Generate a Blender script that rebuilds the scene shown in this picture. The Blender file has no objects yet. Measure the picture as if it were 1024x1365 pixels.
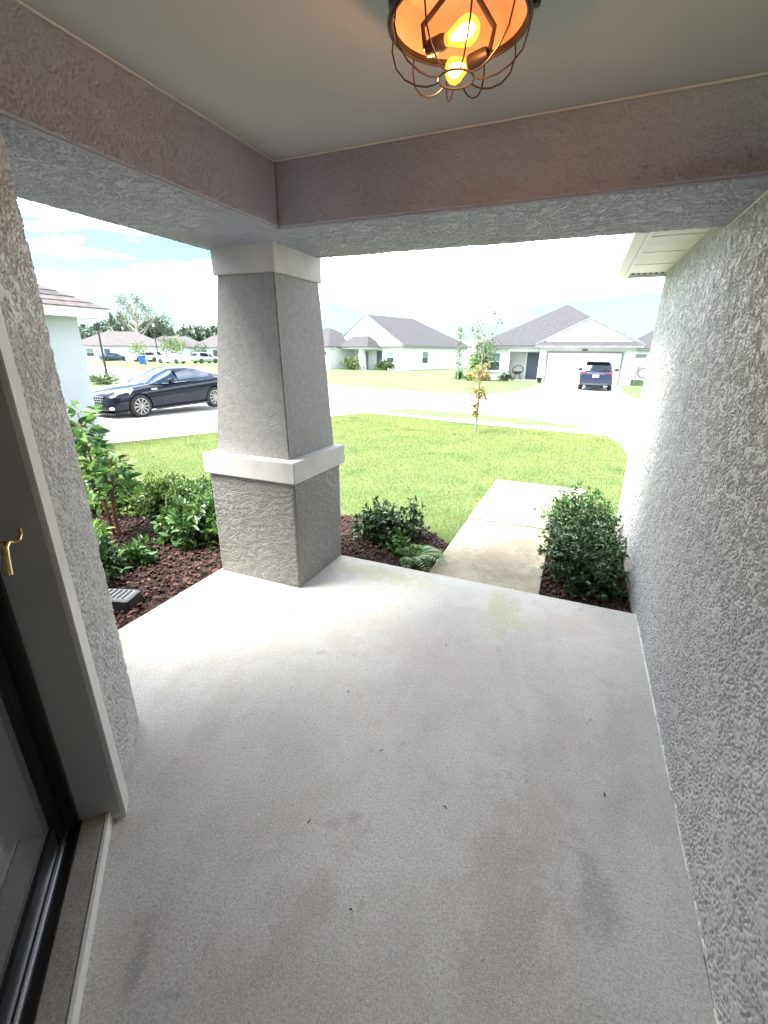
import bpy, bmesh, math, random
import numpy as np
from mathutils import Vector, Matrix
random.seed(7); rng = np.random.default_rng(7)
S = bpy.context.scene
C = S.collection
R = math.radians

# ------------------------------------------------------------------ camera
cam_d = bpy.data.cameras.new('camera'); cam = bpy.data.objects.new('camera', cam_d); C.objects.link(cam)
cam_d.sensor_fit = 'HORIZONTAL'; cam_d.sensor_width = 36.0
cam_d.lens = 36.0 * 587.22 / 1024.0
cam_d.clip_start = 0.02; cam_d.clip_end = 3000
rt = Vector((0.92030012, 0.39109645, 0.00955287)); dn = Vector((0.14195987, -0.3110964, -0.93971614)); fw = Vector((-0.36454778, 0.866177, -0.34182206))
cam.matrix_world = Matrix(((rt.x, -dn.x, -fw.x, 0.0), (rt.y, -dn.y, -fw.y, 0.0), (rt.z, -dn.z, -fw.z, 1.78), (0, 0, 0, 1)))
S.camera = cam

# ------------------------------------------------------------------ sky, sun, exposure
SUN_EL, SUN_AZ = 62.0, 234.0          # degrees; azimuth clockwise from +Y
W = bpy.data.worlds.new('World'); S.world = W; W.use_nodes = True
nt = W.node_tree; nt.nodes.clear()
out = nt.nodes.new('ShaderNodeOutputWorld'); bg = nt.nodes.new('ShaderNodeBackground')
sky = nt.nodes.new('ShaderNodeTexSky'); sky.sky_type = 'NISHITA'; sky.sun_disc = False
sky.sun_elevation = R(SUN_EL); sky.sun_rotation = R(SUN_AZ); sky.dust_density = 1.6; sky.air_density = 1.0; sky.ozone_density = 1.4
tc = nt.nodes.new('ShaderNodeTexCoord')
mp = nt.nodes.new('ShaderNodeMapping'); mp.inputs['Scale'].default_value = (1.0, 1.0, 5.5); mp.inputs['Location'].default_value = (4.4, 0.3, 0.86)
nz = nt.nodes.new('ShaderNodeTexNoise'); nz.inputs['Scale'].default_value = 2.1; nz.inputs['Detail'].default_value = 6; nz.inputs['Roughness'].default_value = 0.52; nz.inputs['Distortion'].default_value = 0.35
rp = nt.nodes.new('ShaderNodeValToRGB'); rp.color_ramp.elements[0].position = 0.45; rp.color_ramp.elements[1].position = 0.72
rp.color_ramp.elements[0].color = (0.0, 0.0, 0.0, 1); rp.color_ramp.elements[1].color = (0.97, 0.97, 0.97, 1)
mx = nt.nodes.new('ShaderNodeMix'); mx.data_type = 'RGBA'
mx.inputs[7].default_value = (8.4, 8.4, 8.35, 1)
nt.links.new(tc.outputs['Generated'], mp.inputs[0]); nt.links.new(mp.outputs[0], nz.inputs['Vector']); nt.links.new(nz.outputs[0], rp.inputs[0])
nt.links.new(rp.outputs[0], mx.inputs[0]); mu = nt.nodes.new('ShaderNodeMix'); mu.data_type = 'RGBA'; mu.blend_type = 'MULTIPLY'; mu.inputs[0].default_value = 1.0; mu.inputs[7].default_value = (0.145, 0.192, 0.192, 1)
nt.links.new(sky.outputs[0], mu.inputs[6]); nt.links.new(mu.outputs[2], mx.inputs[6]); nt.links.new(mx.outputs[2], bg.inputs[0])
bg.inputs[1].default_value = 0.10
nt.links.new(bg.outputs[0], out.inputs[0])
sl = bpy.data.lights.new('sun', 'SUN'); sl.energy = 1.1; sl.angle = R(30); sl.color = (1.0, 0.96, 0.9)
sun = bpy.data.objects.new('sun', sl); C.objects.link(sun)
az = R(SUN_AZ); el = R(SUN_EL)
sd = Vector((math.sin(az) * math.cos(el), math.cos(az) * math.cos(el), math.sin(el)))
sun.rotation_euler = sd.to_track_quat('Z', 'Y').to_euler()
S.view_settings.view_transform = 'Standard'; S.view_settings.look = 'None'; S.view_settings.gamma = 1.0
S.view_settings.exposure = 4.15; S.view_settings.use_curve_mapping = False
S.cycles.max_bounces = 8; S.cycles.diffuse_bounces = 6; S.cycles.glossy_bounces = 3; S.cycles.transmission_bounces = 4
S.cycles.use_denoising = True
S.cycles.sample_clamp_indirect = 8.0

# ------------------------------------------------------------------ materials
MATS = {}
def mat(name, c1, c2=None, scale=8.0, detail=4.0, rough=0.8, metal=0.0, bump=None, spec=0.5, coat=0.0, stretch=None, ramp=(0.35, 0.65), emit=None, estr=0.0, alpha=None, mid=None):
    if name in MATS: return MATS[name]
    m = bpy.data.materials.new(name); m.use_nodes = True; t = m.node_tree; b = t.nodes['Principled BSDF']
    b.inputs['Base Color'].default_value = (*c1, 1); b.inputs['Roughness'].default_value = rough; b.inputs['Metallic'].default_value = metal
    b.inputs['Specular IOR Level'].default_value = spec; b.inputs['Coat Weight'].default_value = coat
    co = None
    if c2 is not None or bump:
        co = t.nodes.new('ShaderNodeTexCoord'); src = co.outputs['Object']
        if stretch:
            mm = t.nodes.new('ShaderNodeMapping'); mm.inputs['Scale'].default_value = stretch
            t.links.new(src, mm.inputs[0]); src = mm.outputs[0]
    if c2 is not None:
        n = t.nodes.new('ShaderNodeTexNoise'); n.inputs['Scale'].default_value = scale; n.inputs['Detail'].default_value = detail
        r = t.nodes.new('ShaderNodeValToRGB'); e = r.color_ramp.elements
        e[0].position, e[1].position = ramp; e[0].color = (*c1, 1); e[1].color = (*c2, 1)
        t.links.new(src, n.inputs['Vector']); t.links.new(n.outputs[0], r.inputs[0]); t.links.new(r.outputs[0], b.inputs['Base Color'])
    if bump:
        bs, dist, st = bump
        n2 = t.nodes.new('ShaderNodeTexNoise'); n2.inputs['Scale'].default_value = bs; n2.inputs['Detail'].default_value = 4
        bp = t.nodes.new('ShaderNodeBump'); bp.inputs['Distance'].default_value = dist; bp.inputs['Strength'].default_value = st
        t.links.new(src, n2.inputs['Vector']); t.links.new(n2.outputs[0], bp.inputs['Height']); t.links.new(bp.outputs[0], b.inputs['Normal'])
    if emit:
        b.inputs['Emission Color'].default_value = (*emit, 1); b.inputs['Emission Strength'].default_value = estr
    MATS[name] = m
    return m

def stucco(name, col, scale=75.0, dist=0.006, strength=1.0, var=0.06, aniso=(1, 1, 1)):
    """knock-down stucco: flattened worm-like ridges with pits between them"""
    m = bpy.data.materials.new(name); m.use_nodes = True; t = m.node_tree; b = t.nodes['Principled BSDF']
    L = t.links.new
    b.inputs['Roughness'].default_value = 0.82; b.inputs['Specular IOR Level'].default_value = 0.35
    co = t.nodes.new('ShaderNodeTexCoord')
    mm = t.nodes.new('ShaderNodeMapping'); mm.inputs['Scale'].default_value = aniso; L(co.outputs['Object'], mm.inputs[0])
    n = t.nodes.new('ShaderNodeTexNoise'); n.inputs['Scale'].default_value = scale; n.inputs['Detail'].default_value = 2.5; n.inputs['Distortion'].default_value = 0.9; n.inputs['Roughness'].default_value = 0.45
    r = t.nodes.new('ShaderNodeValToRGB'); e = r.color_ramp.elements; e[0].position = 0.40; e[1].position = 0.56
    e[0].color = (0, 0, 0, 1); e[1].color = (1, 1, 1, 1); r.color_ramp.interpolation = 'EASE'
    n2 = t.nodes.new('ShaderNodeTexNoise'); n2.inputs['Scale'].default_value = scale * 5; n2.inputs['Detail'].default_value = 2
    ad = t.nodes.new('ShaderNodeMath'); ad.operation = 'MULTIPLY_ADD'; ad.inputs[1].default_value = 0.22
    bp = t.nodes.new('ShaderNodeBump'); bp.inputs['Distance'].default_value = dist; bp.inputs['Strength'].default_value = strength
    L(mm.outputs[0], n.inputs['Vector']); L(mm.outputs[0], n2.inputs['Vector']); L(n.outputs[0], r.inputs[0]); L(n2.outputs[0], ad.inputs[0]); L(r.outputs[0], ad.inputs[2]); L(ad.outputs[0], bp.inputs['Height']); L(bp.outputs[0], b.inputs['Normal'])
    n3 = t.nodes.new('ShaderNodeTexNoise'); n3.inputs['Scale'].default_value = 2.2; n3.inputs['Detail'].default_value = 5
    r3 = t.nodes.new('ShaderNodeValToRGB'); e = r3.color_ramp.elements; e[0].position = 0.3; e[1].position = 0.7
    e[0].color = (*[c * (1 - var) for c in col], 1); e[1].color = (*[c * (1 + var) for c in col], 1)
    L(co.outputs['Object'], n3.inputs['Vector']); L(n3.outputs[0], r3.inputs[0]); L(r3.outputs[0], b.inputs['Base Color'])
    MATS[name] = m
    return m

def leafmat(name, cols, rough=0.42, trans=0.25):
    m = bpy.data.materials.new(name); m.use_nodes = True; t = m.node_tree; b = t.nodes['Principled BSDF']; L = t.links.new
    g = t.nodes.new('ShaderNodeNewGeometry'); r = t.nodes.new('ShaderNodeValToRGB'); el = r.color_ramp.elements
    while len(el) < len(cols): el.new(0.5)
    for i, c in enumerate(cols): el[i].position = i / max(1, len(cols) - 1); el[i].color = (*c, 1)
    L(g.outputs['Random Per Island'], r.inputs[0]); L(r.outputs[0], b.inputs['Base Color'])
    b.inputs['Roughness'].default_value = rough; b.inputs['Specular IOR Level'].default_value = 0.5
    tr = t.nodes.new('ShaderNodeBsdfTranslucent'); L(r.outputs[0], tr.inputs[0])
    ms = t.nodes.new('ShaderNodeMixShader'); ms.inputs[0].default_value = trans
    o = t.nodes['Material Output']; L(b.outputs[0], ms.inputs[1]); L(tr.outputs[0], ms.inputs[2]); L(ms.outputs[0], o.inputs[0])
    MATS[name] = m
    return m

def concrete(name, base, dirt, light, stain=True, blobs=(), grain=1.0):
    """broom-finished slab: blotchy greys, stains with places of their own, sandy grain, specks"""
    m = bpy.data.materials.new(name); m.use_nodes = True; t = m.node_tree; b = t.nodes['Principled BSDF']; L = t.links.new
    b.inputs['Roughness'].default_value = 0.78; b.inputs['Specular IOR Level'].default_value = 0.3
    co = t.nodes.new('ShaderNodeTexCoord').outputs['Object']
    def noise(sc, de=4, ro=0.5, st=None, di=0.0):
        v = co
        if st:
            mm = t.nodes.new('ShaderNodeMapping'); mm.inputs['Scale'].default_value = st; L(v, mm.inputs[0]); v = mm.outputs[0]
        n = t.nodes.new('ShaderNodeTexNoise'); n.inputs['Scale'].default_value = sc; n.inputs['Detail'].default_value = de; n.inputs['Roughness'].default_value = ro; n.inputs['Distortion'].default_value = di
        L(v, n.inputs['Vector']); return n.outputs[0]
    def ramp(f, a, bb):
        r = t.nodes.new('ShaderNodeValToRGB'); e = r.color_ramp.elements; e[0].position = a; e[1].position = bb; L(f, r.inputs[0]); return r.outputs[0]
    def mix(f, a, bcol):
        x = t.nodes.new('ShaderNodeMix'); x.data_type = 'RGBA'; L(f, x.inputs[0])
        if isinstance(a, tuple): x.inputs[6].default_value = (*a, 1)
        else: L(a, x.inputs[6])
        x.inputs[7].default_value = (*bcol, 1); return x.outputs[2]
    def mth(op, a, k):
        mu = t.nodes.new('ShaderNodeMath'); mu.operation = op
        for q, w in ((0, a), (1, k)):
            if isinstance(w, (int, float)): mu.inputs[q].default_value = w
            else: L(w, mu.inputs[q])
        return mu.outputs[0]
    def sc(f, k): return mth('MULTIPLY', f, k)
    c = mix(ramp(noise(1.2, 8, 0.62), 0.40, 0.60), base, light)
    c = mix(sc(ramp(noise(2.3, 9, 0.68, (1.0, 0.6, 1)), 0.46, 0.62), 0.60), c, dirt)
    c = mix(sc(ramp(noise(8.0, 8, 0.7), 0.50, 0.66), 0.40), c, tuple(d * 0.88 for d in dirt))
    if stain:
        c = mix(sc(ramp(noise(1.5, 5, 0.6), 0.52, 0.66), 0.35), c, (base[0] * 0.95, base[1] * 0.82, base[2] * 0.74))
        c = mix(sc(ramp(noise(10.0, 4, 0.6), 0.64, 0.70), 0.50), c, tuple(d * 0.75 for d in dirt))
    if blobs: wob = noise(7.0, 12, 0.80)
    for cx, cy, rx, ry, rot, col_, k in blobs:
        mp_ = t.nodes.new('ShaderNodeMapping'); mp_.vector_type = 'TEXTURE'; mp_.inputs['Location'].default_value = (cx, cy, 0); mp_.inputs['Rotation'].default_value = (0, 0, rot); mp_.inputs['Scale'].default_value = (rx, ry, 50)
        L(co, mp_.inputs[0]); le = t.nodes.new('ShaderNodeVectorMath'); le.operation = 'LENGTH'; L(mp_.outputs[0], le.inputs[0])
        d = mth('ADD', le.outputs['Value'], mth('MULTIPLY', mth('SUBTRACT', wob, 0.5), 4.5))
        r = t.nodes.new('ShaderNodeMapRange'); r.interpolation_type = 'SMOOTHSTEP'; r.inputs[1].default_value = 1.15; r.inputs[2].default_value = 0.35; L(d, r.inputs[0])
        c = mix(sc(r.outputs[0], k), c, col_)
    c = mix(sc(ramp(noise(105, 4, 0.8), 0.46, 0.60), 0.62 * grain), c, tuple(d * 0.66 for d in dirt))
    c = mix(sc(ramp(noise(130, 3, 0.7, (1.0, 1.0, 1.0), 0.2), 0.52, 0.64), 0.5 * grain), c, tuple(min(1, d * 1.22) for d in light))
    c = mix(sc(ramp(noise(36, 4, 0.8), 0.635, 0.68), 0.65), c, tuple(d * 0.4 for d in dirt))
    L(c, b.inputs['Base Color'])
    bp = t.nodes.new('ShaderNodeBump'); bp.inputs['Distance'].default_value = 0.0022; bp.inputs['Strength'].default_value = 1.0
    L(noise(300, 4, 0.7), bp.inputs['Height']); L(bp.outputs[0], b.inputs['Normal'])
    MATS[name] = m
    return m

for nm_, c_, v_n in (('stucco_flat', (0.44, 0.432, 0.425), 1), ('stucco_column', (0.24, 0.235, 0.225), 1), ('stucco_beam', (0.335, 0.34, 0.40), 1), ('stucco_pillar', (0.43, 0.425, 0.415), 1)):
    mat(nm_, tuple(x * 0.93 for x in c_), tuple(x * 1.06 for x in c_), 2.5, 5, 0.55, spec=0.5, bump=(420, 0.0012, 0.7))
stucco('stucco_wall', (0.52, 0.51, 0.50), 70, 0.008, 1.0)
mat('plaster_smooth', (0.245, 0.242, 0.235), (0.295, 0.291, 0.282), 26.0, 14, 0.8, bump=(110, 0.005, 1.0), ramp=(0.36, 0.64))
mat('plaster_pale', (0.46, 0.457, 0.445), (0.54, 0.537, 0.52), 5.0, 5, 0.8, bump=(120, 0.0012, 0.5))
mat('ceiling_paint', (0.41, 0.408, 0.405), (0.44, 0.438, 0.435), 2.0, 3, 0.8, bump=(180, 0.0008, 0.5))
mat('trim_paint', (0.52, 0.51, 0.49), (0.58, 0.57, 0.55), 3.0, 4, 0.6, bump=(150, 0.0008, 0.4))
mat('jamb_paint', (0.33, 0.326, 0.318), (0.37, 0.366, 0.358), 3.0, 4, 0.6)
GRN = (0.46, 0.46, 0.27); BRN = (0.41, 0.375, 0.33); DRK = (0.31, 0.30, 0.28); PAL = (0.62, 0.61, 0.60); PNK = (0.52, 0.42, 0.38)
concrete('porch_concrete', (0.555, 0.538, 0.508), (0.445, 0.425, 0.392), (0.61, 0.597, 0.573), blobs=[
    (-2.55, 1.9, 0.28, 0.75, 0, GRN, 0.75), (-1.35, 3.08, 0.55, 0.16, 0, GRN, 0.7), (-0.27, 2.92, 0.14, 0.34, 0.2, GRN, 0.8), (0.2, 2.9, 0.22, 0.2, 0, PNK, 0.5), (-0.6, 1.12, 0.045, 0.04, 0, DRK, 0.55),
    (-0.60, 0.72, 0.07, 0.34, -0.15, BRN, 0.6), (0.02, 1.0, 0.16, 0.55, 0.1, BRN, 0.55), (0.12, 1.45, 0.14, 0.45, 0, BRN, 0.5), (0.31, 1.2, 0.07, 0.16, 0.2, DRK, 0.6), (0.48, 1.3, 0.08, 0.35, 0, PAL, 0.7), (-0.02, 2.1, 0.03, 0.6, 0.25, PAL, 0.45),
    (-1.0, 0.45, 0.035, 0.10, 0.5, DRK, 0.7), (-0.9, 1.0, 0.4, 0.18, 0.4, BRN, 0.4), (-0.55, 2.25, 0.5, 0.3, 0, PNK, 0.28), (-1.5, 1.35, 0.10, 0.5, 0.4, BRN, 0.35), (0.42, 1.95, 0.10, 0.5, 0, BRN, 0.45), (-0.65, 1.06, 0.03, 0.03, 0, DRK, 0.4)])
concrete('walk_concrete', (0.34, 0.30, 0.225), (0.25, 0.21, 0.145), (0.40, 0.37, 0.30), blobs=[(-0.45, 3.95, 0.45, 0.55, 0.2, (0.20, 0.165, 0.11), 0.7), (-0.25, 4.4, 0.25, 0.35, 0.4, (0.16, 0.14, 0.10), 0.6), (-0.55, 5.4, 0.35, 0.4, 0, (0.36, 0.28, 0.22), 0.5)])
concrete('drive_concrete', (0.50, 0.49, 0.47), (0.40, 0.39, 0.37), (0.55, 0.54, 0.52), stain=False)
concrete('road_concrete', (0.36, 0.36, 0.36), (0.29, 0.29, 0.29), (0.40, 0.40, 0.40), stain=False)
concrete('sill_concrete', (0.40, 0.385, 0.36), (0.28, 0.265, 0.245), (0.45, 0.435, 0.41))
mat('sill_white', (0.62, 0.62, 0.60), (0.70, 0.70, 0.68), 30, 5, 0.7, bump=(90, 0.002, 0.6))
mat('black_frame', (0.012, 0.012, 0.013), None, rough=0.3, bump=(60, 0.0004, 0.3))
mat('aluminium', (0.62, 0.64, 0.68), None, rough=0.25, metal=1.0, bump=(200, 0.0003, 0.2))
mat('brass', (0.72, 0.58, 0.30), (0.62, 0.50, 0.27), 40, 3, 0.25, metal=1.0)
mat('white_paint', (0.74, 0.74, 0.73), (0.80, 0.80, 0.79), 3, 4, 0.6, bump=(60, 0.001, 0.3))
mat('white_wall', (0.56, 0.57, 0.575), (0.62, 0.63, 0.63), 1.2, 5, 0.85, bump=(55, 0.004, 0.5))
mat('blue_white_wall', (0.37, 0.405, 0.44), (0.40, 0.435, 0.47), 1.2, 5, 0.85, bump=(55, 0.004, 0.5))
mat('rake_grey', (0.16, 0.16, 0.175), (0.19, 0.19, 0.205), 3, 3, 0.6)
mat('soffit_white', (0.66, 0.67, 0.62), (0.70, 0.71, 0.66), 2, 3, 0.55)
mat('shingle', (0.029, 0.029, 0.033), (0.056, 0.055, 0.062), 9, 6, 0.9, stretch=(1, 1, 1), bump=(45, 0.02, 0.6))
mat('shingle_warm', (0.06, 0.048, 0.048), (0.10, 0.084, 0.084), 7, 6, 0.9, bump=(45, 0.02, 0.6))
mat('shingle_far', (0.062, 0.055, 0.058), (0.088, 0.079, 0.083), 2.5, 6, 0.9)
mat('window_glass', (0.03, 0.05, 0.06), None, rough=0.06, spec=0.8)
mat('blind', (0.14, 0.19, 0.20), (0.17, 0.22, 0.225), 3, 3, 0.7)
mat('door_blue', (0.05, 0.075, 0.11), (0.06, 0.085, 0.12), 4, 3, 0.45)
mat('soil', (0.012, 0.007, 0.005), (0.03, 0.015, 0.010), 22, 6, 0.95, bump=(40, 0.03, 1.0))
mat('lawn', (0.058, 0.115, 0.030), (0.105, 0.148, 0.048), 1.4, 9, 0.95, bump=(90, 0.03, 0.8), ramp=(0.35, 0.66))
leafmat('grass_blade', [(0.145, 0.215, 0.046), (0.195, 0.265, 0.062), (0.25, 0.30, 0.085), (0.34, 0.33, 0.14)], 0.6, 0.35)
def patchy_grass():
    m = MATS['grass_blade']; t = m.node_tree; L = t.links.new; b = t.nodes['Principled BSDF']; tr = [n for n in t.nodes if n.type == 'BSDF_TRANSLUCENT'][0]; src = b.inputs['Base Color'].links[0].from_socket
    co = t.nodes.new('ShaderNodeTexCoord'); prev = src
    for sc_, lo, hi, col_, k in ((0.55, 0.45, 0.68, (0.29, 0.31, 0.10), 0.75), (2.3, 0.52, 0.70, (0.27, 0.24, 0.10), 0.6), (1.3, 0.54, 0.72, (0.085, 0.17, 0.035), 0.7)):
        n = t.nodes.new('ShaderNodeTexNoise'); n.inputs['Scale'].default_value = sc_; n.inputs['Detail'].default_value = 7; L(co.outputs['Object'], n.inputs['Vector'])
        r = t.nodes.new('ShaderNodeValToRGB'); r.color_ramp.elements[0].position = lo; r.color_ramp.elements[1].position = hi; r.color_ramp.elements[1].color = (k, k, k, 1); L(n.outputs[0], r.inputs[0])
        x = t.nodes.new('ShaderNodeMix'); x.data_type = 'RGBA'; L(r.outputs[0], x.inputs[0]); L(prev, x.inputs[6]); x.inputs[7].default_value = (*col_, 1); prev = x.outputs[2]
    L(prev, b.inputs['Base Color']); L(prev, tr.inputs[0])
patchy_grass()
leafmat('bark_chip', [(0.010, 0.005, 0.004), (0.028, 0.011, 0.008), (0.055, 0.022, 0.016), (0.11, 0.055, 0.042)], 0.9, 0.0)
leafmat('leaf_dark', [(0.015, 0.04, 0.014), (0.03, 0.075, 0.022), (0.05, 0.11, 0.03)], 0.32, 0.15)
leafmat('leaf_mid', [(0.03, 0.085, 0.02), (0.06, 0.14, 0.035), (0.12, 0.21, 0.05)], 0.36, 0.25)
leafmat('leaf_bright', [(0.08, 0.18, 0.035), (0.14, 0.28, 0.06), (0.22, 0.37, 0.11)], 0.36, 0.3)
leafmat('leaf_yellow', [(0.035, 0.085, 0.018), (0.07, 0.14, 0.03), (0.13, 0.20, 0.045), (0.23, 0.26, 0.06)], 0.4, 0.3)
leafmat('leaf_autumn', [(0.26, 0.17, 0.035), (0.30, 0.22, 0.05), (0.22, 0.20, 0.055), (0.20, 0.12, 0.03)], 0.6, 0.3)
leafmat('leaf_grey', [(0.08, 0.09, 0.06), (0.12, 0.125, 0.085), (0.15, 0.14, 0.10)], 0.6, 0.2)
leafmat('leaf_purple', [(0.06, 0.012, 0.03), (0.12, 0.03, 0.06), (0.17, 0.05, 0.08)], 0.45, 0.15)
leafmat('leaf_pink', [(0.5, 0.16, 0.12), (0.55, 0.30, 0.2), (0.2, 0.25, 0.08)], 0.6, 0.2)
leafmat('leaf_far', [(0.04, 0.062, 0.05), (0.07, 0.10, 0.075), (0.11, 0.145, 0.10)], 0.8, 0.1)  # greyed greens: distance haze is put into the leaf colour
mat('stem_green', (0.09, 0.10, 0.04), None, rough=0.7)
mat('bark_red', (0.13, 0.055, 0.035), (0.22, 0.11, 0.07), 30, 5, 0.85, bump=(60, 0.006, 0.8))
mat('bark_grey', (0.16, 0.14, 0.12), (0.26, 0.23, 0.2), 20, 5, 0.9, bump=(30, 0.01, 0.8))
mat('bark_pale', (0.32, 0.29, 0.25), (0.45, 0.42, 0.38), 3, 5, 0.9)
mat('black_plastic', (0.012, 0.012, 0.014), None, rough=0.45)
mat('grey_plastic', (0.12, 0.125, 0.14), (0.17, 0.175, 0.19), 40, 4, 0.5)
mat('bronze', (0.022, 0.015, 0.012), (0.04, 0.027, 0.02), 25, 4, 0.5, metal=0.4)
mat('lamp_pan', (0.55, 0.36, 0.26), None, rough=0.5)
mat('car_black', (0.003, 0.005, 0.014), None, rough=0.08, spec=0.28)
mat('car_blue', (0.012, 0.020, 0.050), None, rough=0.2, spec=0.4)
mat('car_white', (0.72, 0.73, 0.74), None, rough=0.25, coat=0.6)
mat('car_silver', (0.42, 0.43, 0.45), None, rough=0.3, metal=0.5, coat=0.6)
mat('car_navy', (0.02, 0.06, 0.11), None, rough=0.25, coat=0.8)
mat('car_glass', (0.010, 0.013, 0.018), None, rough=0.05, spec=0.4)
mat('car_glass_tint', (0.016, 0.03, 0.055), None, rough=0.05, spec=0.9)
mat('tyre', (0.012, 0.012, 0.012), None, rough=0.85, bump=(80, 0.003, 0.5))
mat('rim', (0.20, 0.20, 0.205), None, rough=0.3, metal=0.7)
mat('rim_dark', (0.05, 0.05, 0.055), None, rough=0.4, metal=0.6)
mat('chrome', (0.75, 0.76, 0.78), None, rough=0.12, metal=1.0)
mat('head_lamp', (0.70, 0.72, 0.74), None, rough=0.08, spec=0.9, coat=1.0)
mat('tail_lamp', (0.10, 0.012, 0.014), None, rough=0.15, spec=0.7)
mat('plate', (0.70, 0.71, 0.72), (0.6, 0.62, 0.66), 30, 3, 0.5)
mat('bumper_grey', (0.035, 0.042, 0.055), None, rough=0.5)
mat('bin_blue', (0.02, 0.10, 0.42), None, rough=0.5)
mat('pole_black', (0.012, 0.014, 0.016), None, rough=0.5)
mat('lamp_glass', (0.75, 0.77, 0.78), None, rough=0.3)
mat('wicker', (0.035, 0.03, 0.028), (0.07, 0.06, 0.055), 60, 3, 0.8)
mat('grey_metal', (0.25, 0.26, 0.27), (0.32, 0.33, 0.34), 12, 3, 0.6)
mat('debris', (0.03, 0.024, 0.018), None, rough=0.9)

# glass with dark room behind; base grey lifted to imitate the reflected floor
def glassmat():
    m = bpy.data.materials.new('door_glass'); m.use_nodes = True; t = m.node_tree; b = t.nodes['Principled BSDF']
    b.inputs['Base Color'].default_value = (0.10, 0.105, 0.10, 1); b.inputs['Roughness'].default_value = 0.03; b.inputs['Specular IOR Level'].default_value = 1.0; b.inputs['IOR'].default_value = 1.9
    MATS['door_glass'] = m
glassmat()

# ------------------------------------------------------------------ mesh helpers
class MB:
    def __init__(s): s.v = []; s.f = []
    def quadbox(s, p):                       # 8 corners: bottom 4 ccw, top 4 ccw
        o = len(s.v); s.v += [tuple(q) for q in p]
        s.f += [(o, o+3, o+2, o+1), (o+4, o+5, o+6, o+7), (o, o+1, o+5, o+4), (o+1, o+2, o+6, o+5), (o+2, o+3, o+7, o+6), (o+3, o, o+4, o+7)]
        return s
    def box(s, a, b):
        (x0, y0, z0), (x1, y1, z1) = a, b
        return s.quadbox([(x0, y0, z0), (x1, y0, z0), (x1, y1, z0), (x0, y1, z0), (x0, y0, z1), (x1, y0, z1), (x1, y1, z1), (x0, y1, z1)])
    def frus(s, r0, z0, r1, z1):             # rectangles (x0,y0,x1,y1)
        return s.quadbox([(r0[0], r0[1], z0), (r0[2], r0[1], z0), (r0[2], r0[3], z0), (r0[0], r0[3], z0), (r1[0], r1[1], z1), (r1[2], r1[1], z1), (r1[2], r1[3], z1), (r1[0], r1[3], z1)])
    def prism(s, poly, z0, z1):
        o = len(s.v); n = len(poly)
        for z in (z0, z1):
            for p in poly: s.v.append((p[0], p[1], z))
        s.f.append(tuple(range(o + n - 1, o - 1, -1))); s.f.append(tuple(range(o + n, o + 2 * n)))
        for i in range(n): j = (i + 1) % n; s.f.append((o + i, o + j, o + n + j, o + n + i))
        return s
    def tube(s, pts, rad, n=8, cap=True):
        pts = [Vector(p) for p in pts]
        if not isinstance(rad, (list, tuple)): rad = [rad] * len(pts)
        o = len(s.v); k = len(pts); up = None
        for i, p in enumerate(pts):
            d = (pts[min(i + 1, k - 1)] - pts[max(i - 1, 0)]).normalized()
            if up is None: up = Vector((0, 0, 1)) if abs(d.z) < 0.9 else Vector((1, 0, 0))
            a = d.cross(up); a = a.normalized() if a.length > 1e-6 else Vector((1, 0, 0)); bb = d.cross(a).normalized(); up = a.cross(d).normalized() if abs(a.cross(d).length) > 1e-6 else up
            for j in range(n):
                an = 2 * math.pi * j / n; q = p + (a * math.cos(an) + bb * math.sin(an)) * rad[i]; s.v.append(tuple(q))
        for i in range(k - 1):
            for j in range(n):
                j2 = (j + 1) % n; s.f.append((o + i * n + j, o + i * n + j2, o + (i + 1) * n + j2, o + (i + 1) * n + j))
        if cap:
            s.f.append(tuple(range(o + n - 1, o - 1, -1))); s.f.append(tuple(range(o + (k - 1) * n, o + k * n)))
        return s
    def lathe(s, prof, c=(0, 0, 0), n=24, axis='Z', cap=True):
        o = len(s.v); k = len(prof)
        for r, z in prof:
            for j in range(n):
                a = 2 * math.pi * j / n
                if axis == 'Z': q = (c[0] + r * math.cos(a), c[1] + r * math.sin(a), c[2] + z)
                elif axis == 'Y': q = (c[0] + r * math.cos(a), c[1] + z, c[2] + r * math.sin(a))
                else: q = (c[0] + z, c[1] + r * math.cos(a), c[2] + r * math.sin(a))
                s.v.append(q)
        for i in range(k - 1):
            for j in range(n):
                j2 = (j + 1) % n; s.f.append((o + i * n + j, o + i * n + j2, o + (i + 1) * n + j2, o + (i + 1) * n + j))
        if cap:
            s.f.append(tuple(range(o + n - 1, o - 1, -1))); s.f.append(tuple(range(o + (k - 1) * n, o + k * n)))
        return s
    def face(s, pts):
        o = len(s.v); s.v += [tuple(p) for p in pts]; s.f.append(tuple(range(o, o + len(pts)))); return s
    def build(s, name, m, parent=None, smooth=False, bevel=0.0, fix=True):
        me = bpy.data.meshes.new(name); me.from_pydata(s.v, [], s.f)
        if fix or bevel:
            bm = bmesh.new(); bm.from_mesh(me)
            if fix: bmesh.ops.recalc_face_normals(bm, faces=bm.faces)
            if bevel: bmesh.ops.bevel(bm, geom=[e for e in bm.edges if len(e.link_faces) == 2 and e.calc_face_angle(0) > 0.6], offset=bevel, segments=2, affect='EDGES', clamp_overlap=True)
            bm.to_mesh(me); bm.free()
        if smooth:
            me.shade_smooth()
            try: me.set_sharp_from_angle(angle=R(40))
            except Exception: pass
        me.materials.append(MATS[m] if isinstance(m, str) else m)
        return link(bpy.data.objects.new(name, me), parent)
def link(o, parent=None):
    C.objects.link(o)
    if parent is not None: o.parent = parent
    return o
def tag(o, label=None, cat=None, group=None, kind=None):
    if label: o['label'] = label
    if cat: o['category'] = cat
    if group: o['group'] = group
    if kind: o['kind'] = kind
    return o
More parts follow.
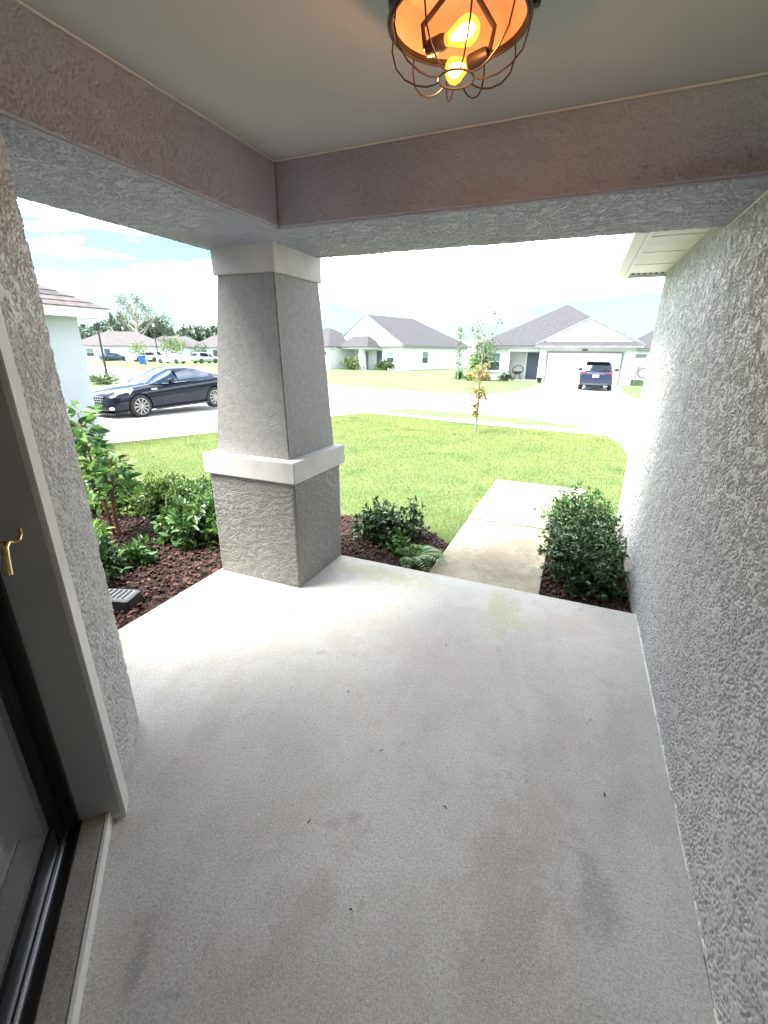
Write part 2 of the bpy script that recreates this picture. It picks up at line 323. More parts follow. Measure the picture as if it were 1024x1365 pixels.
def empty(name, loc=(0, 0, 0), rz=0.0, label=None, cat=None, group=None):
    o = bpy.data.objects.new(name, None); o.empty_display_size = 0.2; C.objects.link(o); o.location = loc; o.rotation_euler = (0, 0, rz)
    return tag(o, label, cat, group)
def copy_tree(o, parent=None):
    c = o.copy(); C.objects.link(c); c.parent = parent
    for ch in o.children: copy_tree(ch, c)
    return c
def npmesh(name, V, F, m, parent=None, smooth=False):
    """V (n,3), F (m,k) arrays -> mesh object (one bulk write)"""
    me = bpy.data.meshes.new(name); V = np.asarray(V, np.float32); F = np.asarray(F, np.int32); k = F.shape[1]
    me.vertices.add(len(V)); me.vertices.foreach_set('co', V.ravel())
    me.loops.add(F.size); me.loops.foreach_set('vertex_index', F.ravel())
    me.polygons.add(len(F)); me.polygons.foreach_set('loop_start', np.arange(0, F.size, k, dtype=np.int32)); me.polygons.foreach_set('loop_total', np.full(len(F), k, np.int32))
    me.update(calc_edges=True); me.materials.append(MATS[m])
    if smooth: me.shade_smooth()
    return link(bpy.data.objects.new(name, me), parent)

def gz(y): return float(np.interp(y, [3.5, 13.0], [-0.10, -0.30]))
def gzv(y): return np.interp(y, [3.5, 13.0], [-0.10, -0.30])

def nrm(a): return a / np.maximum(np.linalg.norm(a, axis=-1, keepdims=True), 1e-9)
def leaf_arrays(P, D, N, Ls, wid=0.45, fold=0.12, droop=0.15):
    """leaves at P along D with upper side N: 6 verts, 4 triangles each (folded on the midrib, tip drooping)"""
    D = nrm(D); Sd = nrm(np.cross(D, N)); N = np.cross(Sd, D); Ls = Ls[:, None]
    base = P; mid = P + D * Ls * 0.45 - N * Ls * fold * 0.6
    l1 = P + D * Ls * 0.42 + Sd * Ls * wid * 0.5 + N * Ls * fold * 0.4; r1 = P + D * Ls * 0.42 - Sd * Ls * wid * 0.5 + N * Ls * fold * 0.4
    l2 = P + D * Ls * 0.72 + Sd * Ls * wid * 0.33; r2 = P + D * Ls * 0.72 - Sd * Ls * wid * 0.33
    tip = P + D * Ls - N * Ls * droop
    V = np.stack([base, l1, r1, mid, l2, r2, tip], 1).reshape(-1, 3)
    f = np.array([[0, 3, 1], [0, 2, 3], [1, 3, 4], [3, 2, 5], [4, 3, 6], [3, 5, 6]])
    F = (np.arange(len(P))[:, None, None] * 7 + f[None]).reshape(-1, 3)
    return V, F

def bush_points(n_twig, rad, base_r=0.08, low=0.15, leaves=14, seedoff=0, spread=0.5):
    """twigs from the base out to an uneven ellipsoid; leaves along each twig"""
    g = np.random.default_rng(100 + seedoff)
    th = g.uniform(0, 2 * np.pi, n_twig); ph = np.arccos(g.uniform(-0.15, 1, n_twig)); r = g.uniform(0.5, 1.12, n_twig) ** 0.7
    E = np.stack([np.sin(ph) * np.cos(th) * rad[0], np.sin(ph) * np.sin(th) * rad[1], rad[2] * low + np.cos(ph) * rad[2] * (1 - low)], 1) * r[:, None]
    E[:, 2] = np.maximum(E[:, 2], 0.03)
    B = np.stack([g.normal(0, base_r, n_twig), g.normal(0, base_r, n_twig), np.zeros(n_twig)], 1)
    Cc = B * 0.6 + E * 0.35 + np.array([0, 0, 1]) * (rad[2] * 0.38)
    t = g.uniform(0.42, 1.02, (n_twig, leaves)); t[:, :3] = g.uniform(0.95, 1.02, (n_twig, 3)); t = np.clip(t, 0, 1)[:, :, None]
    P = (1 - t) ** 2 * B[:, None] + 2 * t * (1 - t) * Cc[:, None] + t ** 2 * E[:, None]
    T = nrm(2 * (1 - t) * (Cc - B)[:, None] + 2 * t * (E - Cc)[:, None])
    rnd = g.normal(0, 1, P.shape); side = nrm(np.cross(T, rnd))
    D = nrm(T * 0.55 + side * 0.9 + np.array([0, 0, 0.25])); N = nrm(np.array([0, 0, 1.0]) + T * 0.2 + g.normal(0, 0.45, P.shape))
    return B, Cc, E, P.reshape(-1, 3), D.reshape(-1, 3), N.reshape(-1, 3)

def shrub(name, loc, rad, n_twig, leaf, m, label, cat='shrub', group=None, leaves=14, seed=0, wid=0.45, stem='stem_green', low=0.15, rz=0.0):
    root = empty(name, loc, rz, label, cat, group)
    B, Cc, E, P, D, N = bush_points(n_twig, rad, 0.12 * max(rad[0], rad[1]), low, leaves, seed)
    g = np.random.default_rng(seed + 999)
    V, F = leaf_arrays(P, D, N, g.uniform(0.65, 1.2, len(P)) * leaf, wid)
    V[:, 2] = np.maximum(V[:, 2], 0.005)
    tag(npmesh('foliage', V, F, m, root), kind='stuff')
    mb = MB()
    for i in range(0, n_twig, max(1, n_twig // 60)):
        pts = [tuple((1 - t) ** 2 * B[i] + 2 * t * (1 - t) * Cc[i] + t * t * E[i]) for t in (0, 0.35, 0.7, 1)]
        mb.tube(pts, [leaf * 0.12, leaf * 0.09, leaf * 0.06, leaf * 0.03], 4, cap=False)
    mb.build('stems', stem, root, fix=False)
    return root

def stucco_patch(name, o, u, v, m, parent, h=0.005, lam=0.014, depth=0.004, cover=-0.55, seed=0, sub='stuff'):
    """raised knock-down stucco coat on a wall face: plateaus and pits as real relief; o corner, u x v points outwards"""
    g = np.random.default_rng(seed); o = np.array(o, float); u = np.array(u, float); v = np.array(v, float); lu, lv = np.linalg.norm(u), np.linalg.norm(v)
    nu, nv = int(lu / h) + 1, int(lv / h) + 1; n_ = np.cross(u, v); n_ /= np.linalg.norm(n_)
    fx = np.fft.fftfreq(nu, lu / (nu - 1))[:, None]; fy = np.fft.fftfreq(nv, lv / (nv - 1))[None]; f = np.hypot(fx, fy * 0.8); f0 = 1 / lam
    A = np.real(np.fft.ifft2(np.fft.fft2(g.normal(0, 1, (nu, nv))) * np.exp(-((f - f0 * 0.72) / (f0 * 0.62)) ** 2))); A /= A.std()
    B = np.real(np.fft.ifft2(np.fft.fft2(g.normal(0, 1, (nu, nv))) * np.exp(-(f / (f0 * 0.25)) ** 2))); B /= B.std()
    t = np.clip((A + 0.55 * B - cover + 0.30) / 0.6, 0, 1); H = t * t * (3 - 2 * t) * depth + np.clip(A, -1.5, 2) * depth * 0.10 + B * depth * 0.10 + g.normal(0, 1, A.shape) * depth * 0.035
    H = np.maximum(H, 0) + 0.0006
    e = np.ones((nu, nv)); e[0] = e[-1] = 0; e[:, 0] = e[:, -1] = 0; e[1] *= 0.6; e[-2] *= 0.6; H = H * e + 0.0003
    a = np.linspace(0, 1, nu)[:, None, None]; b = np.linspace(0, 1, nv)[None, :, None]
    V = (o + a * u + b * v + H[:, :, None] * n_).reshape(-1, 3)
    i = np.arange(nu - 1)[:, None] * nv + np.arange(nv - 1)[None]; F = np.stack([i, i + nv, i + nv + 1, i + 1], -1).reshape(-1, 4)
    return npmesh(name, V, F, m, parent, smooth=True)
# ------------------------------------------------------------------ ground
def sheet(name, polys, m, lift, zf=gz, kind='structure', parent=None):
    """flat polygons laid on the terrain, cut at the terrain's fold lines so that they follow it"""
    bm = bmesh.new()
    for poly in polys:
        vs = [bm.verts.new((p[0], p[1], 0)) for p in poly]; bm.faces.new(vs)
    for yy in (3.5, 13.0):
        bmesh.ops.bisect_plane(bm, geom=bm.verts[:] + bm.edges[:] + bm.faces[:], plane_co=(0, yy, 0), plane_no=(0, 1, 0))
    for v in bm.verts: v.co.z = zf(v.co.y) + lift
    bmesh.ops.recalc_face_normals(bm, faces=bm.faces)
    for f in bm.faces:
        if f.normal.z < 0: f.normal_flip()
    me = bpy.data.meshes.new(name); bm.to_mesh(me); bm.free(); me.materials.append(MATS[m])
    o = link(bpy.data.objects.new(name, me), parent)
    if parent is None: tag(o, kind=kind)
    return o
sheet('ground', [[(-900, -300), (900, -300), (900, 1500), (-900, 1500)]], 'lawn', 0.0)

# street: runs left to right, slightly turned, with the lane going off to the far left
ROAD_N = [(40, 9.6), (12, 13.2), (3.5, 14.5), (0.45, 14.75), (-1.5, 15.75), (-3.1, 16.2), (-6.1, 16.55), (-9.0, 17.0), (-30, 21.2), (-60, 33), (-140, 85)]
ROAD_F = [(-146, 95), (-66, 45), (-34, 29.6), (-15.0, 26.3), (-12.2, 25.0), (-8.85, 23.9), (-5.6, 23.6), (-2.8, 24.3), (3, 23.2), (12, 22), (40, 18.6)]
sheet('road', [ROAD_N + ROAD_F], 'road_concrete', 0.006)
# kerb ribbons of the street (low mountable kerbs)
def ribbon(pts, w, side):
    o = []
    for i, p in enumerate(pts):
        a = Vector(pts[max(i - 1, 0)]); b = Vector(pts[min(i + 1, len(pts) - 1)]); d = (b - a).normalized(); n = Vector((-d.y, d.x)) * side
        o.append((p[0] + n.x * w, p[1] + n.y * w))
    return o
def kerb(name, pts, w, side, hgt):
    q = ribbon(pts, w, side); mb = MB()
    for i in range(len(pts) - 1):
        z0, z1 = gz(pts[i][1]), gz(pts[i + 1][1])
        a, b, c, d = pts[i], pts[i + 1], q[i + 1], q[i]
        mb.quadbox([(a[0], a[1], z0 - 0.1), (b[0], b[1], z1 - 0.1), (c[0], c[1], z1 - 0.1), (d[0], d[1], z0 - 0.1), (a[0], a[1], z0 + hgt), (b[0], b[1], z1 + hgt), (c[0], c[1], z1 + hgt * 0.3), (d[0], d[1], z0 + hgt * 0.3)])
    return tag(mb.build(name, 'drive_concrete'), kind='structure')
kerb('kerb', ROAD_N[4:9], 0.35, -1, 0.05)
kerb('kerb', ROAD_F[1:7], 0.35, -1, 0.05)
# public footpath on this side
SW_N = [(0.9, 13.3), (-0.83, 13.54), (-2.58, 13.75), (-4.6, 14.2), (-6.9, 14.65)]
SW_F = [(-6.9, 15.2), (-4.7, 14.75), (-2.7, 14.35), (-0.88, 14.15), (0.75, 14.1)]
sheet('sidewalk', [SW_N + SW_F], 'drive_concrete', 0.012)
# own driveway on the right, neighbour's driveway on the left, driveway across the street
sheet('driveway', [[(1.15, 5.46), (7.5, 5.46), (7.5, 13.9), (9.5, 13.6), (0.2, 14.85), (0.55, 14.3), (0.9, 13.3), (1.13, 12.3), (1.18, 11.0)]], 'drive_concrete', 0.010)
sheet('driveway', [[(-9.35, 6.0), (-8.4, 8.68), (-7.5, 13.3), (-6.8, 14.8), (-6.0, 16.6), (-9.2, 17.1), (-15.5, 18.3), (-14.3, 14.5), (-15.4, 8.0), (-15.6, 7.2), (-10.3, 7.2)]], 'drive_concrete', 0.010)
sheet('driveway', [[(-5.7, 23.55), (-2.8, 24.2), (3.3, 23.1), (2.65, 25.5), (2.5, 28), (2.62, 36.8), (-2.4, 37.1), (-2.55, 34), (-3.1, 27), (-4.0, 24.9)]], 'drive_concrete', 0.010)
# entry walk: flags cast in panels, turning right to the driveway
walk = tag(MB().box((-0.985, 3.30, -0.30), (0.31, 6.98, -0.175)).build('walkway', 'soil'), kind='structure')
def panel(x0, y0, x1, y1, parent):
    g = 0.0028
    MB().quadbox([(x0 + g, y0 + g, -0.25), (x1 - g, y0 + g, -0.25), (x1 - g, y1 - g, -0.25), (x0 + g, y1 - g, -0.25)] + [(x0 + g, y0 + g, gz(y0) + 0.055), (x1 - g, y0 + g, gz(y0) + 0.055), (x1 - g, y1 - g, gz(y1) + 0.045), (x0 + g, y1 - g, gz(y1) + 0.045)]).build('slab_panel', 'walk_concrete', parent, bevel=0.004)
panel(-0.985, 3.275, -0.05, 4.95, walk); panel(-0.99, 4.95, -0.045, 7.0, walk); panel(-0.045, 6.30, 0.32, 7.0, walk)
# porch floor
porch = tag(MB().box((-2.625, -1.6, -0.35), (0.625, 3.274, 0.0)).build('porch_floor', 'porch_concrete', bevel=0.006), kind='structure')

# mulch beds
BED_L = [(-2.63, 1.0), (-2.63, 3.32), (-0.99, 3.32), (-1.0, 4.15), (-1.35, 4.45), (-2.0, 4.6), (-2.7, 4.35), (-3.3, 4.1), (-4.2, 4.0), (-5.2, 3.9), (-6.4, 3.4), (-6.6, 1.0)]
BED_R = [(-0.045, 3.27), (0.625, 3.27), (0.625, 5.46), (0.9, 5.70), (-0.045, 5.70)]
bedL = sheet('mulch_bed', [BED_L], 'soil', 0.012); bedR = sheet('mulch_bed', [BED_R], 'soil', 0.012)
def inside(x, y, poly):
    x = np.asarray(x); y = np.asarray(y); r = np.zeros(x.shape, bool); n = len(poly); j = n - 1
    for i in range(n):
        xi, yi = poly[i]; xj, yj = poly[j]
        c = ((yi > y) != (yj > y)) & (x < (xj - xi) * (y - yi) / (yj - yi + 1e-12) + xi)
        r ^= c; j = i
    return r
def chip_proto(k):
    g = random.Random(k); n = 6; l = g.uniform(0.03, 0.07); w = g.uniform(0.007, 0.018); h = g.uniform(0.005, 0.011)
    poly = [(l * 0.5 * math.cos(2 * math.pi * i / n + 0.2) * g.uniform(0.7, 1.1), w * math.sin(2 * math.pi * i / n + 0.2) * g.uniform(0.7, 1.1)) for i in range(n)]
    v = [(x, y, -h / 2) for x, y in poly] + [(x * 0.85, y * 0.8, h / 2 + g.uniform(-0.003, 0.003)) for x, y in poly]
    f = [tuple(range(n - 1, -1, -1)), tuple(range(n, 2 * n))] + [(i, (i + 1) % n, n + (i + 1) % n, n + i) for i in range(n)]
    return v, f
chip_cols = [(0.014, 0.006, 0.004), (0.035, 0.014, 0.010), (0.062, 0.026, 0.018), (0.11, 0.058, 0.045), (0.022, 0.011, 0.009)]
for i, c in enumerate(chip_cols): mat('chip%d' % i, c, tuple(x * 1.5 for x in c), 60, 3, 0.9)
protos = []
for k in range(10):
    v, f = chip_proto(k); me = bpy.data.meshes.new('bark_chip'); me.from_pydata(v, [], f); me.materials.append(MATS['chip%d' % (k % 5)]); protos.append(me)
pv = [np.array(chip_proto(k)[0]) for k in range(10)]
pf = chip_proto(0)[1]
def scatter_bed(bed, poly, bbox, near_n, far_n, near_box, hmul=1.0):
    gnear = []
    while len(gnear) < near_n:
        x = rng.uniform(near_box[0], near_box[2]); y = rng.uniform(near_box[1], near_box[3])
        if inside([x], [y], poly)[0]: gnear.append((x, y))
    for i, (x, y) in enumerate(gnear):
        o = bpy.data.objects.new('bark_chip', protos[i % 10]); link(o, bed)
        o.location = (x, y, gz(y) + 0.034 + rng.uniform(0, 0.018)); o.rotation_euler = (rng.normal(0, 0.35), rng.normal(0, 0.3), rng.uniform(0, 6.28)); s = rng.uniform(0.8, 1.45); o.scale = (s, s, s)
    V = []; F = []; n = 0; cnt = 0
    while cnt < far_n:
        x = rng.uniform(bbox[0], bbox[2]); y = rng.uniform(bbox[1], bbox[3])
        if not inside([x], [y], poly)[0]: continue
        p = pv[cnt % 10] * rng.uniform(0.7, 1.3); M3 = np.array(Matrix.Rotation(rng.uniform(0, 6.28), 3, 'Z') @ Matrix.Rotation(rng.normal(0, 0.4), 3, 'X') @ Matrix.Rotation(rng.normal(0, 0.3), 3, 'Y'))
        V.append(p @ M3.T + np.array([x, y, gz(y) + 0.02 + rng.uniform(0, 0.016)])); F += [tuple(i + n for i in f) for f in pf]; n += 12; cnt += 1
    me = bpy.data.meshes.new('bark_mulch'); me.from_pydata(np.concatenate(V).tolist(), [], F); me.materials.append(MATS['bark_chip'])
    tag(link(bpy.data.objects.new('bark_mulch', me), bed), kind='stuff')
scatter_bed(bedL, BED_L, (-5.5, 1.0, -0.99, 4.6), 205, 8500, (-3.4, 1.6, -2.63, 3.2))
scatter_bed(bedR, BED_R, (-0.045, 3.27, 0.625, 5.7), 90, 1800, (-0.045, 3.28, 0.6, 4.6))

# grass blades of the front lawn (and the edges of the beds)
def grass(name, n, area, hgt, wid, label):
    x0, y0, x1, y1 = area
    u = rng.uniform(0, 1, n); y = y0 + (y1 - y0) * u ** 1.35; x = rng.uniform(x0, x1, n)
    k = ~inside(x, y, BED_L) & ~inside(x, y, BED_R) & ~((x > -1.0) & (x < -0.04) & (y < 7.02)) & ~((x > -0.06) & (x < 0.34) & (y > 6.28) & (y < 7.02)) & ~((x > 0.6) & (y < 5.5)) & ~(x > 1.15) & ~((y < 3.35) & (x > -2.65))
    k &= ~inside(x, y, [(-9.35, 6.0), (-8.4, 8.68), (-7.5, 13.3), (-6.8, 14.8), (-12, 18), (-16, 6)])
    k &= y < np.interp(x, [-6.9, -4.6, -2.58, -0.83, 0.9, 1.2], [14.65, 14.2, 13.75, 13.54, 13.3, 11.4])
    x = x[k]; y = y[k]; n = len(x); z = gzv(y)
    far = 1 + np.clip((y - 4) / 6, 0, 1.4)
    hh = hgt * rng.uniform(0.5, 1.25, n); ww = wid * rng.uniform(0.7, 1.3, n) * far; a = rng.uniform(0, 2 * np.pi, n); ln = rng.uniform(0.2, 1.0, n) * hh; la = rng.uniform(0, 2 * np.pi, n)
    B = np.stack([x, y, z], 1); sd_ = np.stack([np.cos(a), np.sin(a), 0 * a], 1) * ww[:, None] * 0.5; lean = np.stack([np.cos(la) * ln, np.sin(la) * ln, 0 * a], 1)
    up = np.array([0, 0, 1.0])
    V = np.stack([B - sd_, B + sd_, B + lean * 0.45 + up * (hh * 0.62)[:, None] + sd_ * 0.8, B + lean * 0.45 + up * (hh * 0.62)[:, None] - sd_ * 0.8, B + lean + up * hh[:, None] * 0.9], 1).reshape(-1, 3)
    F = (np.arange(n)[:, None, None] * 5 + np.array([[0, 1, 2], [0, 2, 3], [3, 2, 4]])[None]).reshape(-1, 3)
    return tag(npmesh(name, V, F, 'grass_blade'), label, 'grass', kind='stuff')
grass('grass', 330000, (-9.6, 3.3, 1.2, 14.6), 0.030, 0.0048, 'short bright green lawn grass in front of the porch')

# ------------------------------------------------------------------ own house: porch walls, beams, ceiling, column, door
house = empty('house', (0, 0, 0), 0, 'grey stucco house whose covered porch has a tapered column and glass door', 'house')
# side wall (garage) on the right, with a painted caulk line at the floor
MB().box((0.63, -1.7, -0.3), (0.85, 5.456, 2.53)).build('side_wall', 'stucco_wall', house, bevel=0.006)
MB().box((0.85, 5.22, -0.3), (7.2, 5.45, 2.53)).build('front_wall', 'stucco_wall', house)
mbc = MB(); yy = -0.2
while yy < 3.25:
    y2 = min(3.268, yy + random.uniform(0.1, 0.3)); w = random.uniform(0.006, 0.013)
    mbc.quadbox([(0.628 - w, yy, 0.0005), (0.634, yy, 0.0005), (0.634, y2, 0.0005), (0.628 - w * random.uniform(0.7, 1.2), y2, 0.0005), (0.6265, yy, 0.016), (0.634, yy, 0.016), (0.634, y2, 0.016), (0.6265, y2, 0.016)]); yy = y2
mbc.build('caulk_line', 'sill_white', house)
stucco_patch('stucco_coat', (0.63, 3.279, 0.0), (0, -2.43, 0), (0, 0, 2.44), 'stucco_flat', house, 0.0045, 0.0135, 0.0068, -0.62, seed=1)
stucco_patch('stucco_coat', (0.63, 5.452, -0.16), (0, -2.172, 0), (0, 0, 2.68), 'stucco_flat', house, 0.0065, 0.017, 0.0065, -0.55, seed=2)
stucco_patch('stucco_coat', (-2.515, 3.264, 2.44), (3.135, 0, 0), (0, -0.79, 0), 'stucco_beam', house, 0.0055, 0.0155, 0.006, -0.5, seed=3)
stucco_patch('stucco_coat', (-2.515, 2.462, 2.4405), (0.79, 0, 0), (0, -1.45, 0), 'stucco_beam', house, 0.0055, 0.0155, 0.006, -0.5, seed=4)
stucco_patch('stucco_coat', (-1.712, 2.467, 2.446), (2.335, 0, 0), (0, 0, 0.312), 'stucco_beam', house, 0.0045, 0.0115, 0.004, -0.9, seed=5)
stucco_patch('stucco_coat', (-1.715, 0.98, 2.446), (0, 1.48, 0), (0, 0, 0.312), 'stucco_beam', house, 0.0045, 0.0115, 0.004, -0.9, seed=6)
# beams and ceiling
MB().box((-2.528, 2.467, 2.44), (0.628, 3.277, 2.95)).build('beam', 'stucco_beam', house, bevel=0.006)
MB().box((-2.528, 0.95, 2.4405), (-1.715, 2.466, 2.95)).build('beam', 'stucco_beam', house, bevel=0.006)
MB().box((-1.72, -1.7, 2.763), (0.628, 2.470, 2.80)).build('ceiling', 'ceiling_paint', house)
# corner bead lines where beam meets ceiling
MB().tube([(-1.712, 0.9, 2.760), (-1.712, 2.46, 2.760)], 0.006, 6).build('bead', 'trim_paint', house)
MB().tube([(-1.71, 2.464, 2.760), (0.62, 2.464, 2.760)], 0.006, 6).build('bead', 'trim_paint', house)
MB().tube([(0.626, 2.47, 2.437), (0.626, 3.27, 2.437)], 0.007, 6).build('bead', 'trim_paint', house)
# column
col = link(bpy.data.objects.new('column', None), house); col.empty_display_size = 0.2; col.location = (-2.21, 2.93, 0)
def lc(r): return (r[0] + 2.21, r[1] - 2.93, r[2] + 2.21, r[3] - 2.93)
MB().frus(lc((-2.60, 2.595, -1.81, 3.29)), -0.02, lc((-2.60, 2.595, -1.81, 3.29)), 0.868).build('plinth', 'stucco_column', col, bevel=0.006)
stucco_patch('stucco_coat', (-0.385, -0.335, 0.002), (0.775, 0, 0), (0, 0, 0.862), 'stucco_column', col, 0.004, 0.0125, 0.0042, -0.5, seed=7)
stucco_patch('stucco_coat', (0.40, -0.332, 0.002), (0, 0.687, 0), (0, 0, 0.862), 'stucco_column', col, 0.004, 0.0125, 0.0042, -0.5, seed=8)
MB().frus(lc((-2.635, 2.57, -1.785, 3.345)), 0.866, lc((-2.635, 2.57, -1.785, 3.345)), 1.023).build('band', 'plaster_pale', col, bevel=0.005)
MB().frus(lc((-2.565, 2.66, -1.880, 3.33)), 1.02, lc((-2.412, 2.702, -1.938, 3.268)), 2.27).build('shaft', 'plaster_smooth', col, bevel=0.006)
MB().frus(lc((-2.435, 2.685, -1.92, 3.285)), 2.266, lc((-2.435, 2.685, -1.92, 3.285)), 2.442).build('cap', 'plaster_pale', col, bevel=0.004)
# eave of the garage on the right: soffit panels, fascia, gutter
for i in range(8):
    y0 = 3.282 + i * 0.272; MB().box((0.305, y0 + 0.004, 2.520 + (i % 2) * 0.002), (0.632, y0 + 0.268, 2.534)).build('soffit_panel', 'soffit_white', house, bevel=0.002)
mb = MB().box((0.30, 3.28, 2.537), (0.66, 5.47, 2.55))
mb.build('soffit_board', 'soffit_white', house)
MB().box((0.27, 3.28, 2.49), (0.302, 5.475, 2.66)).build('fascia', 'white_paint', house, bevel=0.004)
mb = MB()
prof = [(0.268, 2.50), (0.20, 2.50), (0.165, 2.56), (0.165, 2.63), (0.150, 2.64), (0.150, 2.655), (0.178, 2.655), (0.178, 2.56), (0.205, 2.515), (0.268, 2.515)]
n = len(prof); mb.v = [(p[0], 3.28, p[1]) for p in prof] + [(p[0], 5.48, p[1]) for p in prof]; mb.f = [tuple(range(n)), tuple(range(2 * n - 1, n - 1, -1))] + [(i, (i + 1) % n, n + (i + 1) % n, n + i) for i in range(n)]
mb.build('gutter', 'white_paint', house)
MB().box((0.27, 5.456, 2.49), (0.66, 5.475, 2.66)).build('end_board', 'white_paint', house)
# perforated vent strip at the soffit's end
for i in range(6): MB().box((0.33 + i * 0.05, 5.39, 2.514), (0.352 + i * 0.05, 5.44, 2.519)).build('vent_slot', 'black_plastic', house)
# roof over everything (keeps the porch in shade)
mb = MB(); mb.quadbox([(-2.9, -6, 2.97), (0.65, -6, 2.97), (0.65, 3.55, 2.97), (-2.9, 3.55, 2.97), (-2.9, -6, 5.2), (0.65, -6, 5.2), (0.65, 3.55, 3.06), (-2.9, 3.55, 3.06)])
mb.build('roof', 'shingle', house)
mb = MB(); mb.quadbox([(0.2, 3.30, 2.665), (7.6, 3.30, 2.665), (7.6, 5.6, 2.665), (0.2, 5.6, 2.665), (0.2, 3.30, 2.75), (3.9, 3.30, 4.9), (3.9, 5.6, 4.9), (0.2, 5.6, 2.75)]); mb.quadbox([(0.66, -6, 2.97), (7.6, -6, 2.97), (7.6, 3.29, 2.97), (0.66, 3.29, 2.97), (0.66, -6, 3.1), (3.9, -6, 4.9), (3.9, 3.29, 4.9), (0.66, 3.29, 3.1)])
mb.build('roof', 'shingle', house)
MB().box((-9.0, -5, -0.3), (-1.84, 1.10, 2.95)).build('front_wall', 'stucco_wall', house)

# diagonal door wall: local frame t along the wall, n out of it, origin at x+y=-0.70
dw = link(bpy.data.objects.new('door_wall', None), house); dw.location = (-0.35, -0.35, 0); dw.rotation_euler = (0, 0, R(-45)); dw.empty_display_size = 0.2
def NN(s): return (s + 0.70) / math.sqrt(2)          # plane x+y=s -> n coordinate
T0, T1 = -1.575, -0.50
MB().box((-2.092, -0.22, 0), (-1.585, 0, 2.763)).build('wall_pier', 'stucco_pillar', dw, bevel=0.006)
stucco_patch('stucco_coat', (-1.642, 0.0, 0.002), (-0.444, 0, 0), (0, 0, 2.755), 'stucco_pillar', dw, 0.0045, 0.0175, 0.0062, -0.45, seed=9)
MB().box((T1 + 0.01, -0.22, 0), (1.42, 0, 2.763)).build('wall_pier', 'stucco_pillar', dw)
MB().box((-1.585, -0.22, 2.14), (T1 + 0.01, -0.001, 2.763)).build('lintel', 'stucco_pillar', dw)
MB().box((-1.64, -0.14, 0.0), (-1.552, 0.012, 2.2)).build('door_trim', 'trim_paint', dw, bevel=0.003)
MB().box((T1 - 0.03, -0.14, 0.0), (T1 + 0.06, 0.012, 2.2)).build('door_trim', 'trim_paint', dw, bevel=0.003)
MB().box((-1.551, -0.14, 2.10), (T1 - 0.031, 0.011, 2.199)).build('door_trim', 'trim_paint', dw, bevel=0.003)
MB().box((-1.5515, -0.135, 0.03), (-1.5475, -0.004, 2.10)).build('jamb', 'jamb_paint', dw)
# sill: rough concrete top with a white nosing
MB().box((-1.549, NN(-0.885), 0), (T1 - 0.03, NN(-0.765) - 0.001, 0.055)).build('sill', 'sill_concrete', dw, bevel=0.004)
mb = MB(); tt = -1.549
while tt < T1 - 0.04:
    t2 = min(T1 - 0.03, tt + random.uniform(0.05, 0.12)); e = random.uniform(-0.0008, 0.0010)
    mb.box((tt, NN(-0.765), 0), (t2, NN(-0.75) + e, 0.0565 + e * 0.4)); tt = t2
mb.build('sill_nosing', 'sill_white', dw)
MB().box((-1.5465, NN(-0.935), 0), (T1 - 0.03, NN(-0.886), 0.062)).build('threshold', 'black_frame', dw)
MB().tube([(-1.545, NN(-0.943), 0.068), (T1 - 0.03, NN(-0.943), 0.068)], 0.0065, 8).build('threshold_strip', 'aluminium', dw)
door = link(bpy.data.objects.new('door', None), dw); door.location = (0, 0, 0)
P0 = NN(-0.985); P1 = NN(-0.95)
MB().box((-1.547, NN(-1.02), 0.0), (-1.520, NN(-0.89), 2.10)).build('frame', 'black_frame', door, bevel=0.003)
MB().box((T1 - 0.055, NN(-1.02), 0.0), (T1 - 0.03, NN(-0.89), 2.10)).build('frame', 'black_frame', door, bevel=0.003)
MB().box((-1.518, P0, 0.07), (-1.452, P1, 2.09)).build('stile', 'black_frame', door, bevel=0.004)
MB().box((T1 - 0.125, P0, 0.07), (T1 - 0.057, P1, 2.09)).build('stile', 'black_frame', door, bevel=0.004)
MB().box((-1.451, P0, 0.07), (T1 - 0.126, P1 - 0.001, 0.175)).build('rail', 'black_frame', door, bevel=0.004)
MB().box((-1.451, P0, 2.02), (T1 - 0.126, P1 - 0.001, 2.09)).build('rail', 'black_frame', door, bevel=0.004)
MB().box((-1.453, P0 + 0.006, 0.172), (T1 - 0.124, P0 + 0.012, 2.023)).build('glass_pane', 'door_glass', door)
MB().box((-1.519, NN(-1.12), 0.02), (T1 - 0.055, NN(-1.06), 2.09)).build('inner_door', 'grey_plastic', door)
hp = [(-1.531, -0.771, 1.278), (-1.528, -0.773, 1.257), (-1.511, -0.778, 1.244), (-1.486, -0.783, 1.249), (-1.458, -0.788, 1.260), (-1.440, -0.79, 1.252), (-1.427, -0.79, 1.222), (-1.415, -0.79, 1.180)]
mbh = MB().tube([(a, NN(b_), c_) for a, b_, c_ in hp], [0.0045, 0.006, 0.0065, 0.007, 0.0075, 0.008, 0.009, 0.010], 10)
mbh.tube([(-1.486, NN(-0.783), 1.249), (-1.486, NN(-0.88), 1.249), (-1.486, P1, 1.249)], [0.007, 0.008, 0.018], 10)
mbh.build('handle', 'brass', door, smooth=True)

